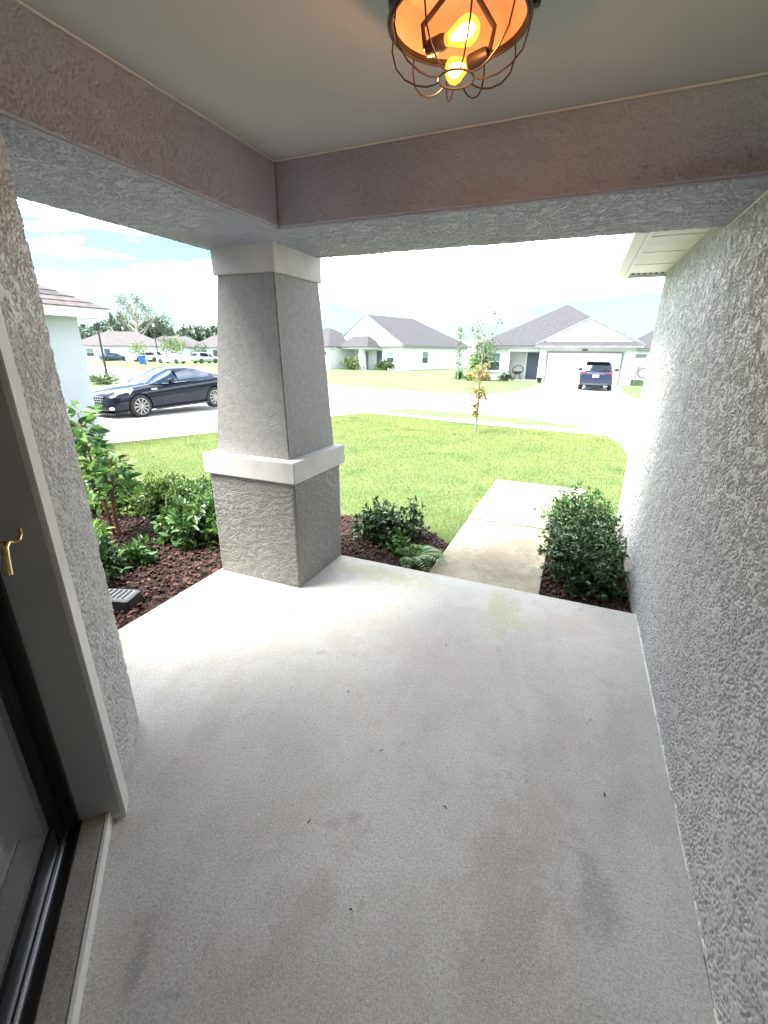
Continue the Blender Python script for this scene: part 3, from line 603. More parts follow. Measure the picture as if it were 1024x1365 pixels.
# ------------------------------------------------------------------ ceiling lamp
LX, LY = -0.445, 1.555
lamp = empty('ceiling_light', (LX, LY, 2.763), 0, 'round bronze cage ceiling light with two glowing orange bulbs', 'ceiling light')
MB().lathe([(0.205, -0.001), (0.207, -0.02), (0.198, -0.06), (0.192, -0.118), (0.198, -0.130), (0.188, -0.132), (0.182, -0.118), (0.186, -0.06), (0.19, -0.012), (0.0, -0.010)], n=48, cap=False).build('canopy', 'bronze', lamp, smooth=True)
MB().lathe([(0.181, -0.118), (0.184, -0.06), (0.17, -0.024), (0.10, -0.015), (0.001, -0.014)], n=48, cap=False).build('reflector', 'lamp_pan', lamp, smooth=True)
def ring(r, z, rad, n=40): return [(r * math.cos(2 * math.pi * i / n), r * math.sin(2 * math.pi * i / n), z) for i in range(n + 1)], rad
p, r_ = ring(0.186, -0.132, 0.0045); MB().tube(p, r_, 6).build('cage_ring', 'bronze', lamp, smooth=True)
p, r_ = ring(0.050, -0.250, 0.0027); MB().tube(p, r_, 6).build('cage_ring', 'bronze', lamp, smooth=True)
for k in range(10):
    a = 2 * math.pi * k / 10 + 0.12; c, s_ = math.cos(a), math.sin(a)
    prof = [(0.186, -0.130), (0.190, -0.165), (0.178, -0.205), (0.150, -0.234), (0.115, -0.251), (0.085, -0.257), (0.062, -0.255), (0.050, -0.250)]
    MB().tube([(r * c, r * s_, z) for r, z in prof], 0.0024, 6).build('cage_wire', 'bronze', lamp, smooth=True)
for a in (0.5, 3.64):
    MB().lathe([(0.0, 0.0), (0.012, 0.002), (0.014, 0.03), (0.010, 0.034)], (0.215 * math.cos(a), 0.215 * math.sin(a), -0.08), 10).build('thumb_screw', 'bronze', lamp, smooth=True)
def bulb_mat(name, col, st, cover):
    m = bpy.data.materials.new(name); m.use_nodes = True; t = m.node_tree; t.nodes.clear(); o_ = t.nodes.new('ShaderNodeOutputMaterial'); e = t.nodes.new('ShaderNodeEmission'); e.inputs[0].default_value = (*col, 1); e.inputs[1].default_value = st
    tr = t.nodes.new('ShaderNodeBsdfTransparent'); tr.inputs[0].default_value = (1, 0.8, 0.5, 1); x = t.nodes.new('ShaderNodeMixShader'); x.inputs[0].default_value = cover
    t.links.new(tr.outputs[0], x.inputs[1]); t.links.new(e.outputs[0], x.inputs[2]); t.links.new(x.outputs[0], o_.inputs[0]); MATS[name] = m
bulb_mat('bulb', (1.0, 0.40, 0.05), 0.22, 0.40); bulb_mat('bulb_glow', (1.0, 0.72, 0.30), 0.9, 0.8)
mat('filament', (1.0, 0.7, 0.3), None, emit=(1.0, 0.85, 0.45), estr=3)
def bulb_at(a, b):
    a = Vector(a); b = Vector(b); d = (b - a).normalized()
    MB().tube([a, a + d * 0.012, a + d * 0.05, a + d * 0.058], [0.017, 0.019, 0.019, 0.015], 14).build('socket', 'bronze', lamp, smooth=True)
    s0 = a + d * 0.052; Lb = (b - a).length - 0.052
    pr = [(0.0, 0.012), (0.12, 0.014), (0.3, 0.021), (0.5, 0.029), (0.68, 0.032), (0.85, 0.026), (0.95, 0.015), (1.0, 0.003)]
    bo = MB().tube([s0 + d * Lb * u for u, _ in pr], [q for _, q in pr], 18).build('bulb', 'bulb', lamp, smooth=True)
    side = d.cross(Vector((0, 0, 1))).normalized(); pts = []
    for i in range(15):
        u = 0.25 + 0.55 * i / 14; w = 0.05 + u * 0; off = (0.012 if i % 2 else -0.012); pts.append(s0 + d * Lb * u + side * off)
    mbf = MB().tube([q - Vector((0, 0, 0.034)) * 0 for q in pts], 0.0012, 5)
    mbf.build('filament', 'filament', bo)
    MB().tube([s0 + d * Lb * u for u in (0.2, 0.4, 0.6, 0.78, 0.88)], [0.006, 0.013, 0.018, 0.015, 0.004], 14).build('glow_core', 'bulb_glow', bo, smooth=True)
# camera's right and forward directions on the ceiling
cr = Vector((0.92, 0.39, 0)); cf = Vector((-0.39, 0.92, 0))
o = Vector((0, 0, -0.185))
bulb_at(o + cr * -0.085 + cf * 0.000, o + cr * 0.045 + cf * -0.085 + Vector((0, 0, 0.01)))
bulb_at(o + cr * 0.085 + cf * -0.005 + Vector((0, 0, -0.01)), o + cr * -0.025 + cf * 0.055 + Vector((0, 0, -0.03)))
MB().tube([o + cr * -0.09 + Vector((0, 0, 0.0)), o + cr * -0.10 + Vector((0, 0, 0.05)), (0, 0, -0.03)], 0.007, 8).build('arm', 'bronze', lamp, smooth=True)
MB().tube([o + cr * 0.09, o + cr * 0.10 + Vector((0, 0, 0.05)), (0.01, 0, -0.03)], 0.007, 8).build('arm', 'bronze', lamp, smooth=True)
for pos, pw in ((o + cr * 0.02 + cf * -0.115 + Vector((0, 0, -0.03)), 0.27), (o + cr * -0.07 + cf * 0.05 + Vector((0, 0, -0.045)), 0.22)):
    ld = bpy.data.lights.new('bulb_light', 'POINT'); ld.energy = pw; ld.color = (1.0, 0.42, 0.16); ld.shadow_soft_size = 0.025
    lo = bpy.data.objects.new('bulb_light', ld); C.objects.link(lo); lo.parent = lamp; lo.location = pos

# small litter on the porch floor
for i, (x, y) in enumerate([(-0.75, 1.02), (-0.62, 1.45), (-0.93, 1.72), (-0.25, 1.30), (-1.65, 2.25), (0.35, 1.62), (-0.45, 0.83), (0.30, 2.05), (-0.55, 2.35)]):
    a = random.uniform(0, 3); l = random.uniform(0.006, 0.014)
    tag(MB().tube([(x, y, 0.0025), (x + l * math.cos(a), y + l * math.sin(a), 0.004), (x + 1.7 * l * math.cos(a + 0.5), y + 1.7 * l * math.sin(a + 0.5), 0.0025)], [0.001, 0.0025, 0.001], 5).build('leaf_litter', 'debris'), 'tiny dark bit of leaf litter lying on the concrete porch floor', 'leaf litter', 'litter specks on the porch floor')

# ------------------------------------------------------------------ planting near the porch
# sapling at the left with large oval leaves, each its own part
def sapling():
    root = empty('camellia_sapling', (-4.32, 2.86, gz(2.86)), 0, 'tall leafy sapling with bright oval leaves and reddish twin stems beside the stucco pier', 'sapling')
    stems = [[(0, 0, 0), (-0.02, 0.0, 0.25), (-0.07, 0.01, 0.5), (-0.15, 0.03, 0.85), (-0.24, 0.06, 1.28)], [(0.05, 0.03, 0), (0.05, 0.02, 0.25), (0.09, 0.02, 0.5), (0.16, 0.0, 0.75), (0.24, 0.0, 0.92)]]
    for st in stems: MB().tube(st, [0.022, 0.02, 0.016, 0.011, 0.005], 8).build('stem', 'bark_red', root, smooth=True)
    g = np.random.default_rng(5); meshes = []
    for k in range(6):
        V, F = leaf_arrays(np.zeros((1, 3)), np.array([[1.0, 0, 0]]), np.array([[0, 0, 1.0]]), np.array([0.13]), 0.55, 0.10 + 0.03 * k, 0.1 + 0.05 * k)
        me = bpy.data.meshes.new('leaf'); me.from_pydata(V.tolist(), [], F.tolist()); me.materials.append(MATS[['leaf_bright', 'leaf_mid', 'leaf_bright', 'leaf_mid', 'leaf_dark', 'leaf_bright'][k]]); meshes.append(me)
    for i in range(298):
        st = stems[0] if i % 5 < 3 else stems[1]; zt = st[-1][2]; z = zt * g.uniform(0.38, 1.0) ** 0.8
        xs = np.interp(z, [p[2] for p in st], [p[0] for p in st]); ys = np.interp(z, [p[2] for p in st], [p[1] for p in st])
        rr = g.uniform(0.04, 0.30) * (1.05 - 0.55 * z / zt); a = g.uniform(0, 2 * np.pi)
        o = bpy.data.objects.new('leaf', meshes[i % 6]); link(o, root); o.location = (xs + rr * math.cos(a), ys + rr * math.sin(a), z + g.normal(0, 0.05))
        o.rotation_euler = (g.normal(0, 0.4), g.normal(-0.15, 0.5), a + g.normal(0, 0.7)); s = g.uniform(0.7, 1.25); o.scale = (s, s, s)
    mb = MB()
    for i in range(26):
        st = stems[i % 2]; zt = st[-1][2]; z = zt * g.uniform(0.35, 0.9); xs = np.interp(z, [p[2] for p in st], [p[0] for p in st]); ys = np.interp(z, [p[2] for p in st], [p[1] for p in st]); a = g.uniform(0, 6.28)
        mb.tube([(xs, ys, z), (xs + 0.12 * math.cos(a), ys + 0.12 * math.sin(a), z + 0.08), (xs + 0.22 * math.cos(a), ys + 0.22 * math.sin(a), z + 0.13)], [0.008, 0.005, 0.002], 5, cap=False)
    mb.build('twigs', 'bark_red', root, fix=False)
sapling()
GH = 'low hedge shrubs along the mulch bed'
for i, (x, y, rx, rz_, m, lab, nt_) in enumerate([
    (-5.05, 3.45, 0.42, 0.50, 'leaf_yellow', 'yellow-tipped hedge shrub behind the sapling stems', 150),
    (-4.45, 3.62, 0.42, 0.50, 'leaf_yellow', 'yellow-green hedge shrub just right of the sapling', 150),
    (-3.90, 3.70, 0.40, 0.50, 'leaf_mid', 'green hedge shrub at the middle of the left hedge', 150),
    (-3.42, 3.72, 0.38, 0.52, 'leaf_mid', 'green hedge shrub close behind the column plinth', 150),
    (-5.6, 3.2, 0.42, 0.5, 'leaf_mid', 'green hedge shrub at the far end behind the stucco pier', 150),
    (-2.95, 3.80, 0.34, 0.46, 'leaf_mid', 'green hedge shrub half hidden by the column', 130)]):
    shrub('hedge_shrub', (x, y, gz(y)), (rx, 0.38, rz_), int(nt_ * 1.5), 0.060, m, lab, 'shrub', GH, 16, 20 + i)
shrub('broadleaf_shrub', (-3.40, 3.16, gz(3.1)), (0.44, 0.36, 0.52), 95, 0.105, 'leaf_mid', 'broad-leaved green shrub on bark mulch beside the column plinth', 'shrub', None, 12, 31, 0.5)
shrub('broadleaf_shrub', (-3.55, 2.52, gz(2.5)), (0.17, 0.15, 0.24), 22, 0.09, 'leaf_mid', 'small sparse broad-leaved plant alone in the bark mulch', 'shrub', None, 9, 32, 0.45)
shrub('broadleaf_shrub', (-3.66, 2.10, gz(2.0)), (0.36, 0.30, 0.44), 80, 0.085, 'leaf_dark', 'dark green plant behind the black box at the mulch edge', 'shrub', None, 11, 33, 0.45)
shrub('broadleaf_shrub', (-3.95, 2.40, gz(2.0)), (0.22, 0.2, 0.36), 26, 0.09, 'leaf_bright', 'light green plant at the foot of the sapling', 'shrub', None, 9, 34, 0.45)
# bed between column and walk
shrub('holly_shrub', (-1.72, 3.98, gz(4.0)), (0.30, 0.28, 0.46), 110, 0.060, 'leaf_dark', 'dark green holly shrub right of the column at the lawn edge', 'shrub', None, 14, 41)
shrub('holly_shrub', (-1.42, 4.12, gz(4.0)), (0.16, 0.16, 0.50), 30, 0.065, 'leaf_dark', 'thin dark shrub with one tall sprig over the lawn', 'shrub', None, 9, 42)
shrub('holly_shrub', (-1.33, 3.72, gz(3.7)), (0.22, 0.18, 0.20), 40, 0.055, 'leaf_mid', 'low leafy plant between holly shrub and fern fronds', 'shrub', None, 12, 43)
# fern: each frond a part
fern = empty('fern', (-1.20, 3.56, gz(3.5) + 0.01), 0, 'small fern with feathery fronds beside the corner of the walk', 'fern')
for k, (a, l) in enumerate([(-0.35, 0.40), (0.25, 0.34), (-0.85, 0.36), (0.8, 0.30), (1.6, 0.26), (-1.5, 0.24), (2.6, 0.22)]):
    pts = []; P = []; D = []; N = []; Ls = []
    for i in range(15):
        u = i / 14; pts.append(Vector((l * u * math.cos(a), l * u * math.sin(a), 0.02 + 0.42 * l * math.sin(min(1, u * 1.15) * 2.4) * 0.8)))
    for i in range(2, 15):
        t_ = (pts[min(14, i + 1)] - pts[i - 1]).normalized(); s_ = t_.cross(Vector((0, 0, 1))).normalized()
        for sg in (-1, 1): P.append(pts[i]); D.append(s_ * sg + t_ * 0.45); N.append((0, 0, 1)); Ls.append(0.085 * math.sin(math.pi * (i / 15) ** 0.8) + 0.012)
    V, F = leaf_arrays(np.array(P), np.array(D), np.array(N, float), np.array(Ls), 0.26, 0.05, 0.2)
    fr = npmesh('frond', V, F, 'leaf_bright', fern); MB().tube(pts, [0.003 - 0.0022 * i / 14 for i in range(15)], 5, cap=False).build('rachis', 'stem_green', fr, fix=False)
# hedge against the side wall
GR = 'dark shrubs along the side wall'
for i, (x, y, rx, ry, rz_, m, lab) in enumerate([
    (0.29, 3.76, 0.36, 0.34, 0.40, 'leaf_dark', 'dark glossy shrub at the porch corner against the side wall'),
    (0.29, 4.26, 0.38, 0.34, 0.42, 'leaf_dark', 'dark glossy shrub second from the porch along the side wall'),
    (0.27, 4.80, 0.41, 0.36, 0.44, 'leaf_dark', 'tall dark shrub third from the porch along the side wall'),
    (0.22, 5.36, 0.45, 0.40, 0.47, 'leaf_mid', 'green shrub at the far end of the side wall')]):
    shrub('boxwood_shrub', (x, y, gz(y)), (rx, ry, rz_), 190, 0.050, m, lab, 'shrub', GR, 15, 50 + i, 0.5)
shrub('purple_plant', (0.04, 5.02, gz(5)), (0.13, 0.16, 0.18), 34, 0.07, 'leaf_purple', 'small purple-leaved plant at the walk edge under the green shrubs', 'plant', None, 8, 61, 0.22)
# black plastic box in the mulch
bx = empty('bait_box', (-3.02, 1.93, gz(1.9) + 0.012), R(18), 'low black plastic box with grey ridged lid on the bark mulch by the porch', 'box')
MB().frus((-0.15, -0.10, 0.15, 0.10), 0, (-0.13, -0.085, 0.13, 0.085), 0.085).build('base', 'black_plastic', bx, bevel=0.008)
MB().frus((-0.135, -0.09, 0.135, 0.09), 0.0855, (-0.12, -0.075, 0.12, 0.075), 0.105).build('lid', 'grey_plastic', bx, bevel=0.006)
for i in range(5): MB().box((-0.09 + i * 0.04, -0.06, 0.104), (-0.075 + i * 0.04, 0.06, 0.109)).build('rib', 'black_plastic', bx)

# ------------------------------------------------------------------ houses
def roof_hip(x0, y0, x1, y1, z, rise, along='y', hip0=None, hip1=None, th=0.16):
    """hip (or gable when hip=0) roof on a rectangle; returns (mb, ridge ends)"""
    mb = MB()
    if along == 'y':
        w = (x1 - x0) / 2; h0 = w if hip0 is None else hip0; h1 = w if hip1 is None else hip1
        a = ((x0 + x1) / 2, y0 + h0, z + th + rise); b = ((x0 + x1) / 2, y1 - h1, z + th + rise)
        c = [(x0, y0, z + th), (x1, y0, z + th), (x1, y1, z + th), (x0, y1, z + th)]
        mb.face([c[0], c[1], a]); mb.face([c[1], c[2], b, a]); mb.face([c[2], c[3], b]); mb.face([c[3], c[0], a, b])
    else:
        w = (y1 - y0) / 2; h0 = w if hip0 is None else hip0; h1 = w if hip1 is None else hip1
        a = (x0 + h0, (y0 + y1) / 2, z + th + rise); b = (x1 - h1, (y0 + y1) / 2, z + th + rise)
        c = [(x0, y0, z + th), (x1, y0, z + th), (x1, y1, z + th), (x0, y1, z + th)]
        mb.face([c[0], c[1], b, a]); mb.face([c[1], c[2], b]); mb.face([c[2], c[3], a, b]); mb.face([c[3], c[0], a])
    return mb, a, b
def eaves(x0, y0, x1, y1, z, th=0.16): return MB().box((x0, y0, z), (x1, y1, z + th - 0.004))
def window(parent, x0, x1, z0, z1, y, d=-1, wallm='white_paint'):
    w = MB()
    for a, b in (((x0 - 0.07, z0 - 0.07), (x1 + 0.07, z0)), ((x0 - 0.07, z1), (x1 + 0.07, z1 + 0.07)), ((x0 - 0.07, z0), (x0, z1)), ((x1, z0), (x1 + 0.07, z1))):
        w.box((a[0], min(y, y + d * 0.05), a[1]), (b[0], max(y, y + d * 0.05), b[1]))
    wo = w.build('window', wallm, parent)
    zm = (z0 + z1) / 2
    MB().box((x0, min(y, y + d * 0.02), z0), (x1, max(y, y + d * 0.02), zm)).build('pane', 'window_glass', wo)
    MB().box((x0, min(y, y + d * 0.024), zm + 0.03), (x1, max(y, y + d * 0.024), z1)).build('pane', 'blind', wo)
    MB().box((x0, min(y, y + d * 0.035), zm), (x1, max(y, y + d * 0.035), zm + 0.03)).build('sash_bar', wallm, wo)
    MB().box((x0 - 0.1, min(y, y + d * 0.09), z0 - 0.13), (x1 + 0.1, max(y, y + d * 0.09), z0 - 0.071)).build('sill', wallm, wo)
    return wo

# --- house across the street with the two-car garage
g0 = -0.30
H2 = empty('house', (-2.97, 36.9, g0), R(-3.5), 'white house across the street with blue door and wide garage behind the dark blue car', 'house')
ez = 2.48       # wall height
MB().box((0.0, 0.0, 0), (6.35, 9.0, ez)).build('garage_wall', 'white_wall', H2)
MB().box((-4.75, 1.2, 0), (-2.60, 11.0, ez - 0.004)).build('wall', 'white_wall', H2)
MB().box((-2.59, 2.6, 0), (-0.005, 11.0, ez - 0.004)).build('entry_wall', 'white_wall', H2)
MB().box((-2.595, 1.0, 0), (-2.42, 1.2, 2.2)).build('porch_post', 'white_wall', H2)
MB().box((-2.60, 1.0, 2.2), (-0.005, 1.2, ez - 0.003)).build('porch_beam', 'white_wall', H2)
MB().box((-2.7, 1.0, 0.0), (-0.02, 2.6, 0.06)).build('porch_slab', 'drive_concrete', H2)
# garage door: four rows of panels
gd = MB().box((0.62, -0.02, 0.0), (5.50, 0.004, 2.12)).build('garage_door', 'white_paint', H2)
for r in range(4):
    for c_ in range(8): MB().box((0.67 + c_ * 0.605, -0.045, 0.06 + r * 0.525), (0.67 + c_ * 0.605 + 0.555, -0.0205, 0.06 + r * 0.525 + 0.475)).build('panel', 'white_paint', gd, bevel=0.012)
for a, b in (((0.50, 0), (0.62, 2.24)), ((5.50, 0), (5.62, 2.24)), ((0.62, 2.12), (5.50, 2.24))): MB().box((a[0], -0.07, a[1]), (b[0], 0.004, b[1])).build('garage_trim', 'rake_grey', H2)
dr = MB().box((-1.32, 2.55, 0.06), (-0.40, 2.604, 2.12)).build('door', 'door_blue', H2)
for r in range(3):
    for c_ in range(2): MB().box((-1.22 + c_ * 0.42, 2.53, 0.20 + r * 0.63), (-0.90 + c_ * 0.42, 2.549, 0.72 + r * 0.63)).build('panel', 'door_blue', dr, bevel=0.01)
MB().tube([(-0.50, 2.50, 1.05), (-0.50, 2.55, 1.05)], 0.03, 8).build('knob', 'chrome', dr)
for a, b in (((-1.42, 0.06), (-1.32, 2.22)), ((-0.40, 0.06), (-0.30, 2.22))): MB().box((a[0], 2.53, a[1]), (b[0], 2.604, b[1])).build('door_trim', 'white_paint', H2)
window(H2, -4.2, -3.2, 0.75, 2.05, 1.2)
MB().box((2.9, -0.08, 2.28), (3.25, -0.001, 2.38)).build('house_number', 'bumper_grey', H2)
# roofs
eaves(-5.2, 0.75, 6.8, 13.0, ez).build('eaves_board', 'rake_grey', H2)
rf, ra, rb = roof_hip(-5.25, 0.70, 6.85, 13.05, ez, 3.35)
rfo = rf.build('roof', 'shingle', H2)
# garage gable projecting towards the street
eaves(-0.25, -0.86, 6.72, 0.749, ez).build('eaves_board', 'rake_grey', H2)
mb = MB(); zg = ez + 0.16; cx = 3.2; pk = zg + 1.62
mb.face([(-0.3, -0.40, zg), (cx, -0.40, pk + 0.12), (cx, 6.0, pk + 0.12), (-0.3, 6.0, zg)]); mb.face([(6.75, -0.40, zg), (6.75, 6.0, zg), (cx, 6.0, pk + 0.12), (cx, -0.40, pk + 0.12)])
mb.build('gable_roof', 'shingle', H2)
MB().prism([(0, 0), (1, 0), (0.5, 0.5)], 0, 0.02)
mb = MB(); v = [(0.1, -0.39, zg + 0.20), (6.3, -0.39, zg + 0.20), (cx, -0.39, pk + 0.08), (0.35, 0.1, zg + 0.23), (6.05, 0.1, zg + 0.23), (cx, 0.1, pk - 0.08)]
mb.v = v; mb.f = [(0, 1, 2), (5, 4, 3), (0, 3, 4, 1), (1, 4, 5, 2), (2, 5, 3, 0)]; mb.build('gable_wall', 'white_wall', H2)
for sx in (-0.32, 6.77):                # raking fascia boards
    MB().quadbox([(sx, -0.46, zg - 0.02), (cx, -0.46, pk + 0.10), (cx, -0.41, pk + 0.10), (sx, -0.41, zg - 0.02), (sx, -0.46, zg + 0.15), (cx, -0.46, pk + 0.27), (cx, -0.41, pk + 0.27), (sx, -0.41, zg + 0.15)]).build('rake_board', 'rake_grey', H2)
mb = MB(); mb.quadbox([(-0.28, -0.85, ez + 0.158), (6.73, -0.85, ez + 0.158), (6.5, -0.40, ez + 0.158), (0.0, -0.40, ez + 0.158), (-0.28, -0.85, ez + 0.17), (6.73, -0.85, ez + 0.17), (6.3, -0.40, ez + 0.42), (0.1, -0.40, ez + 0.42)])
mb.build('pent_roof', 'shingle', H2)
# things by that house
ch = empty('wicker_chair', (-4.6, 38.35, g0 + 0.06), R(200), 'round dark wicker chair on the porch of the white garage house', 'chair')
p, _ = ring(0.42, 0, 0.03); MB().tube([(x, y * 0.55 - 0.1, 0.75 + y * 0.8) for x, y, z in p], 0.035, 6).build('seat_ring', 'wicker', ch)
MB().lathe([(0.01, -0.13), (0.2, -0.1), (0.33, -0.02), (0.38, 0.06)], (0, -0.02, 0.58), 18, cap=False).build('seat', 'wicker', ch)
for sx, sy in ((-0.25, -0.2), (0.25, -0.2), (-0.25, 0.22), (0.25, 0.22)): MB().tube([(sx, sy, 0), (sx * 0.6, sy * 0.6, 0.5)], 0.02, 6).build('leg', 'wicker', ch)
shrub('flower_shrub', (-6.95, 37.2, g0), (0.5, 0.4, 0.6), 40, 0.16, 'leaf_pink', 'pink flowering shrub below the window of the garage house', 'shrub', None, 10, 71)
shrub('low_shrub', (-5.4, 37.3, g0), (0.6, 0.45, 0.65), 45, 0.16, 'leaf_dark', 'dark low shrub beside the wicker chair porch', 'shrub', None, 10, 72)
shrub('globe_shrub', (-9.15, 37.6, g0), (0.45, 0.42, 0.85), 50, 0.14, 'leaf_mid', 'round green shrub on the lawn between the two white houses', 'shrub', None, 12, 73)
pot = empty('plant_pot', (-2.75, 36.55, g0), 0, 'dark plant pot standing at the corner of the white garage door', 'plant pot')
MB().lathe([(0.13, 0), (0.19, 0.3), (0.21, 0.36), (0.17, 0.37), (0.0, 0.33)], n=16).build('pot', 'black_plastic', pot, smooth=True)
MB().tube([(0, 0, 0.3), (0.03, 0, 0.8), (0.1, 0.02, 1.25)], 0.02, 6).build('stick', 'wicker', pot)
# wall-hung hose reel and meter on the right side
hr = empty('hose_reel', (3.62, 36.95, g0), 0, 'garden hose reel on a stand at the right corner of the garage', 'hose reel')
MB().tube([(0, 0, 0), (0.05, 0, 0.9), (0.5, 0, 1.2)], 0.03, 6).build('stand', 'grey_metal', hr)
p, _ = ring(0.3, 0, 0.03); MB().tube([(0.45 + x, 0, 0.85 + y) for x, y, z in p], 0.035, 6).build('hose', 'wicker', hr)
MB().box((0.05, -0.05, 0.95), (0.3, 0.1, 1.25)).build('meter_box', 'grey_metal', hr)
# house behind to the right
H3 = empty('house', (7.2, 52.0, g0), R(-4), 'house with dark roof showing between garage house and side wall', 'house')
MB().box((-3.5, 0, 0), (9, 10, 2.5)).build('wall', 'white_wall', H3)
eaves(-3.9, -0.4, 9.4, 10.4, 2.5).build('eaves_board', 'rake_grey', H3)
rf, a_, b_ = roof_hip(-3.95, -0.45, 9.45, 10.45, 2.5, 3.4, 'x'); rf.build('roof', 'shingle', H3)
window(H3, -2.5, -1.4, 0.9, 2.1, 0.0)
vf = empty('vinyl_fence', (4.0, 44.0, g0), 0, 'white privacy fence beside the garage house', 'fence')
for i in range(6): MB().box((i * 0.95 + 0.06, -0.02, 0.05), (i * 0.95 + 0.89, 0.02, 1.8)).build('panel', 'white_paint', vf)
for i in range(7): MB().box((i * 0.95 - 0.05, -0.05, 0), (i * 0.95 + 0.05, 0.05, 1.95)).build('post', 'white_paint', vf)

# --- house at the left across the street: front gable, long side, garage wing
v_ = Vector((-0.95, 0.31)).normalized(); ang = math.atan2(v_.y, v_.x) - math.pi
H1 = empty('house', (-19.5, 51.3, g0), math.atan2(-v_.y, -v_.x), 'white house with a tall front gable and purple-grey roof across the street', 'house')
# local: -x runs along the front to the left, +y into the depth
ez = 2.62
MB().box((-11.0, 0, 0), (0, 14.7, ez)).build('wall', 'white_wall', H1)
eaves(-11.4, -0.3, 0.45, 15.1, ez).build('eaves_board', 'rake_grey', H1)
cx = -5.5; rz1 = ez + 0.16 + 3.55
mb = MB(); zg = ez + 0.16
mb.face([(0.5, -0.35, zg), (0.5, 15.2, zg), (cx, 9.2, rz1), (cx, -0.35, rz1)]); mb.face([(-11.5, -0.35, zg), (cx, -0.35, rz1), (cx, 9.2, rz1), (-11.5, 15.2, zg)]); mb.face([(0.5, 15.2, zg), (-11.5, 15.2, zg), (cx, 9.2, rz1)])
mb.build('roof', 'shingle', H1)
mb = MB(); mb.v = [(-11.2, -0.33, zg), (0.2, -0.33, zg), (cx, -0.33, rz1 - 0.03), (-10.9, 0.2, zg), (-0.1, 0.2, zg), (cx, 0.2, rz1 - 0.12)]; mb.f = [(0, 1, 2), (5, 4, 3), (0, 3, 4, 1), (1, 4, 5, 2), (2, 5, 3, 0)]; mb.build('gable_wall', 'white_wall', H1)
for sx in (-11.52, 0.52): MB().quadbox([(sx, -0.42, zg - 0.1), (cx, -0.42, rz1 - 0.1), (cx, -0.36, rz1 - 0.1), (sx, -0.36, zg - 0.1), (sx, -0.42, zg + 0.08), (cx, -0.42, rz1 + 0.08), (cx, -0.36, rz1 + 0.08), (sx, -0.36, zg + 0.08)]).build('rake_board', 'rake_grey', H1)
window(H1, -2.3, -1.2, 0.85, 2.05, -0.001)
# window on the long side: built facing +x through a turned child group
ws = MB()
for a, b in (((3.9, 0.72), (5.24, 0.80)), ((3.9, 2.15), (5.24, 2.23)), ((3.9, 0.80), (3.98, 2.15)), ((5.16, 0.80), (5.24, 2.15))): ws.box((0.0, a[0], a[1]), (0.05, b[0], b[1]))
wo = ws.build('window', 'white_paint', H1)
MB().box((0.0, 3.98, 0.80), (0.022, 5.16, 1.46)).build('pane', 'window_glass', wo); MB().box((0.0, 3.98, 1.50), (0.026, 5.16, 2.15)).build('pane', 'blind', wo)
# porch with its own small hip roof and tapered column
MB().box((-7.9, -2.3, 2.35), (-3.4, -0.002, 2.6)).build('porch_beam', 'white_wall', H1)
rf, a_, b_ = roof_hip(-8.2, -2.65, -3.1, 0.6, 2.46, 1.25, 'x', 1.3, 1.3); rf.build('porch_roof', 'shingle', H1)
MB().frus((-5.0, -2.3, -4.2, -1.6), 0, (-4.85, -2.2, -4.35, -1.7), 2.35).build('porch_column', 'white_wall', H1)
MB().box((-6.3, -0.05, 0.05), (-5.4, -0.002, 2.1)).build('door', 'blind', H1)
MB().box((-3.95, -0.05, 0.4), (-3.1, -0.0025, 2.2)).build('side_door', 'door_blue', H1)
# garage wing
MB().box((-15.5, -4.2, 0), (-7.95, -0.004, ez - 0.1)).build('garage_wall', 'white_wall', H1)
rf, a_, b_ = roof_hip(-16.0, -4.7, -7.5, 3.0, ez - 0.16, 2.3, 'x'); rf.build('garage_roof', 'shingle', H1)
MB().lathe([(0.02, 0), (0.09, 0.05), (0.09, 0.25), (0.02, 0.3)], (-8.6, -4.3, 1.7), 10).build('wall_lamp', 'black_plastic', H1)
shrub('foundation_shrub', (-25.6, 50.2, g0), (1.6, 0.9, 1.7), 70, 0.24, 'leaf_yellow', 'yellow-green shrubs before the garage wing of the gabled house', 'shrub', None, 12, 81)
shrub('foundation_shrub', (-21.6, 51.0, g0), (1.3, 0.7, 1.35), 70, 0.22, 'leaf_mid', 'green shrub below the front window of the gabled house', 'shrub', None, 12, 82)

# --- neighbour's garage at the left
H4 = empty('house', (-10.42, 7.12, -0.18), R(-6), 'pale blue-white neighbouring house corner with brown shingle roof beside the parked black car', 'house')
MB().box((-9.0, -14.0, -0.1), (0, 0, 2.62)).build('wall', 'blue_white_wall', H4)
MB().box((-9.45, -14.4, 2.62), (0.45, 0.42, 2.635)).build('soffit', 'soffit_white', H4)
for a, b in (((0.43, -14.4), (0.47, 0.44)), ((-9.45, 0.40), (0.428, 0.44))): MB().box((a[0], a[1], 2.60), (b[0], b[1], 2.80)).build('fascia', 'white_paint', H4)
gd = MB().box((-6.6, 0.0, 0.0), (-1.4, 0.03, 2.15)).build('garage_door', 'white_paint', H4)
for r in range(4):
    for c_ in range(4): MB().box((-6.5 + c_ * 1.27, 0.0305, 0.06 + r * 0.52), (-6.5 + c_ * 1.27 + 1.18, 0.05, 0.06 + r * 0.52 + 0.46)).build('panel', 'white_paint', gd, bevel=0.01)
